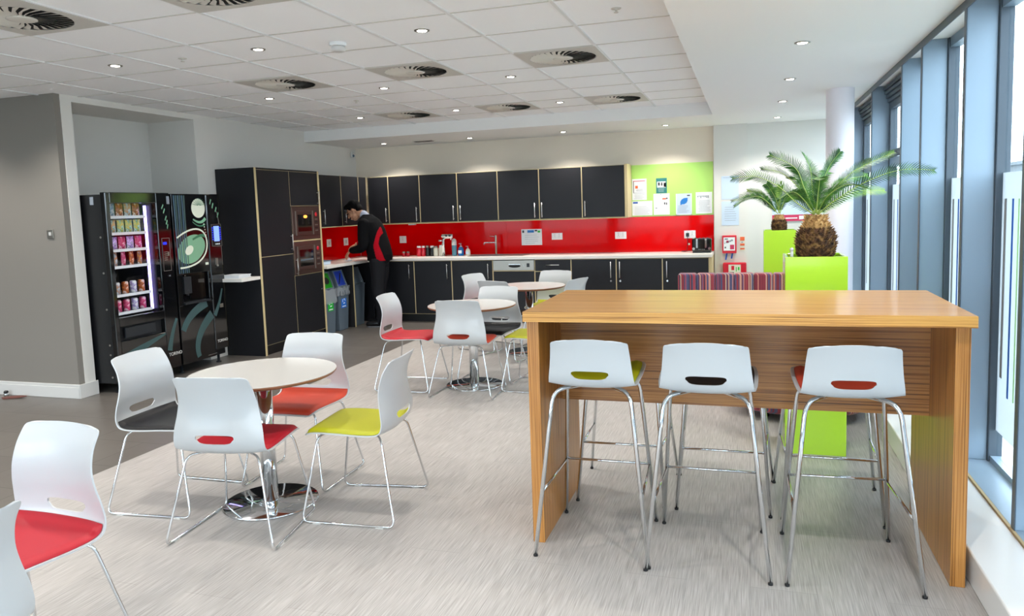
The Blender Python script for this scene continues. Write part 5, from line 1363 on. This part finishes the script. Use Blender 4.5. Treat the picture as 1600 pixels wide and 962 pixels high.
for f in me.polygons:
    c_ = f.center
    onarm = min(segd(c_, A_n[0], A_n[1]), segd(c_, A_n[1], A_n[2])) < .078
    if c_.y < 9.08 and inside(c_.x, c_.z, poly) and not (onarm and c_.x < -4.86): f.material_index = 1
    if c_.y > 9.10 and c_.x < -4.95 and 1.12 < c_.z < 1.40 and c_.y < 9.2: f.material_index = 1
me.transform(Matrix.Translation(-ORG[man]))
o = bpy.data.objects.new('fleece_jacket', me); COL.objects.link(o); o.parent = man; ORG[o] = ORG[man]; o['label'] = 'black fleece with red side panel'
lg = MB(); lg.prism([(-4.955, 8.853, 1.30), (-4.895, 8.853, 1.30), (-4.905, 8.857, 1.345), (-4.925, 8.859, 1.36), (-4.945, 8.857, 1.345)], (0, -.004, 0)); lg.build('sleeve_badge', 'paper', man)
tr = MB()
for L_, dy in ((LN, 0), (LF, 0)):
    limb(tr, [(L_[0][0], L_[0][1], .90), (L_[0][0]-.002, L_[0][1], .70), (L_[1][0]-.01, L_[1][1], .48), (L_[2][0]+.0, L_[2][1], .26), (L_[2][0]+.0, L_[2][1], .085)], [.108, .092, .078, .073, .070])
tr.ball((-4.80, 9.12, .93), .135, .165, .12, 20, 12)
me = remesh(tr, .007, 'trousers', 3); me.transform(Matrix.Translation(-ORG[man])); add_mesh(me, 'trousers', M['trouser'], man)
for (ax, ay, tx, ty) in ((-4.765, 9.01, -4.955, 8.98), (-4.86, 9.22, -5.05, 9.245)):
    s = MB(); limb(s, [(ax+.035, ay, .052), (ax-.02, ay, .055), ((ax+tx)/2, (ay+ty)/2, .05), (tx, ty, .04)], [.046, .047, .046, .036])
    s2 = remesh(s, .006, 'shoe', 2)
    for v in s2.vertices: v.co.z = max(.014, v.co.z)
    s2.transform(Matrix.Translation(-ORG[man])); so = add_mesh(s2, 'shoe', M['shoe'], man)
    q = MB(); d_ = Vector((tx-ax, ty-ay, 0)).normalized(); n_ = Vector((-d_.y, d_.x, 0)); pts = []
    for k in range(24):
        a = 2*PI*k/24; pts.append(Vector((ax, ay, .001))+d_*(.075+.142*math.cos(a))+n_*(.046*math.sin(a)))
    q.prism(pts, (0, 0, .016)); q.build('sole', 'sole', so)
m = MB()
R = random.Random(11); rr = []
for k in range(5):
    z = .902+.011*k; rad_ = .048*(1-.12*k); rr.append([m.bm.verts.new((-5.275+rad_*1.1*math.cos(a)*(1+.18*math.sin(3*a+k)), 9.075+rad_*math.sin(a)*(1+.15*math.cos(2*a+k)), z+.004*math.sin(5*a))) for a in [2*PI*q/20 for q in range(20)]])
m.loft(rr); m.build('cleaning_cloth', 'cloth', label='crumpled white cloth under the man\'s hands on the worktop', cat='cloth')
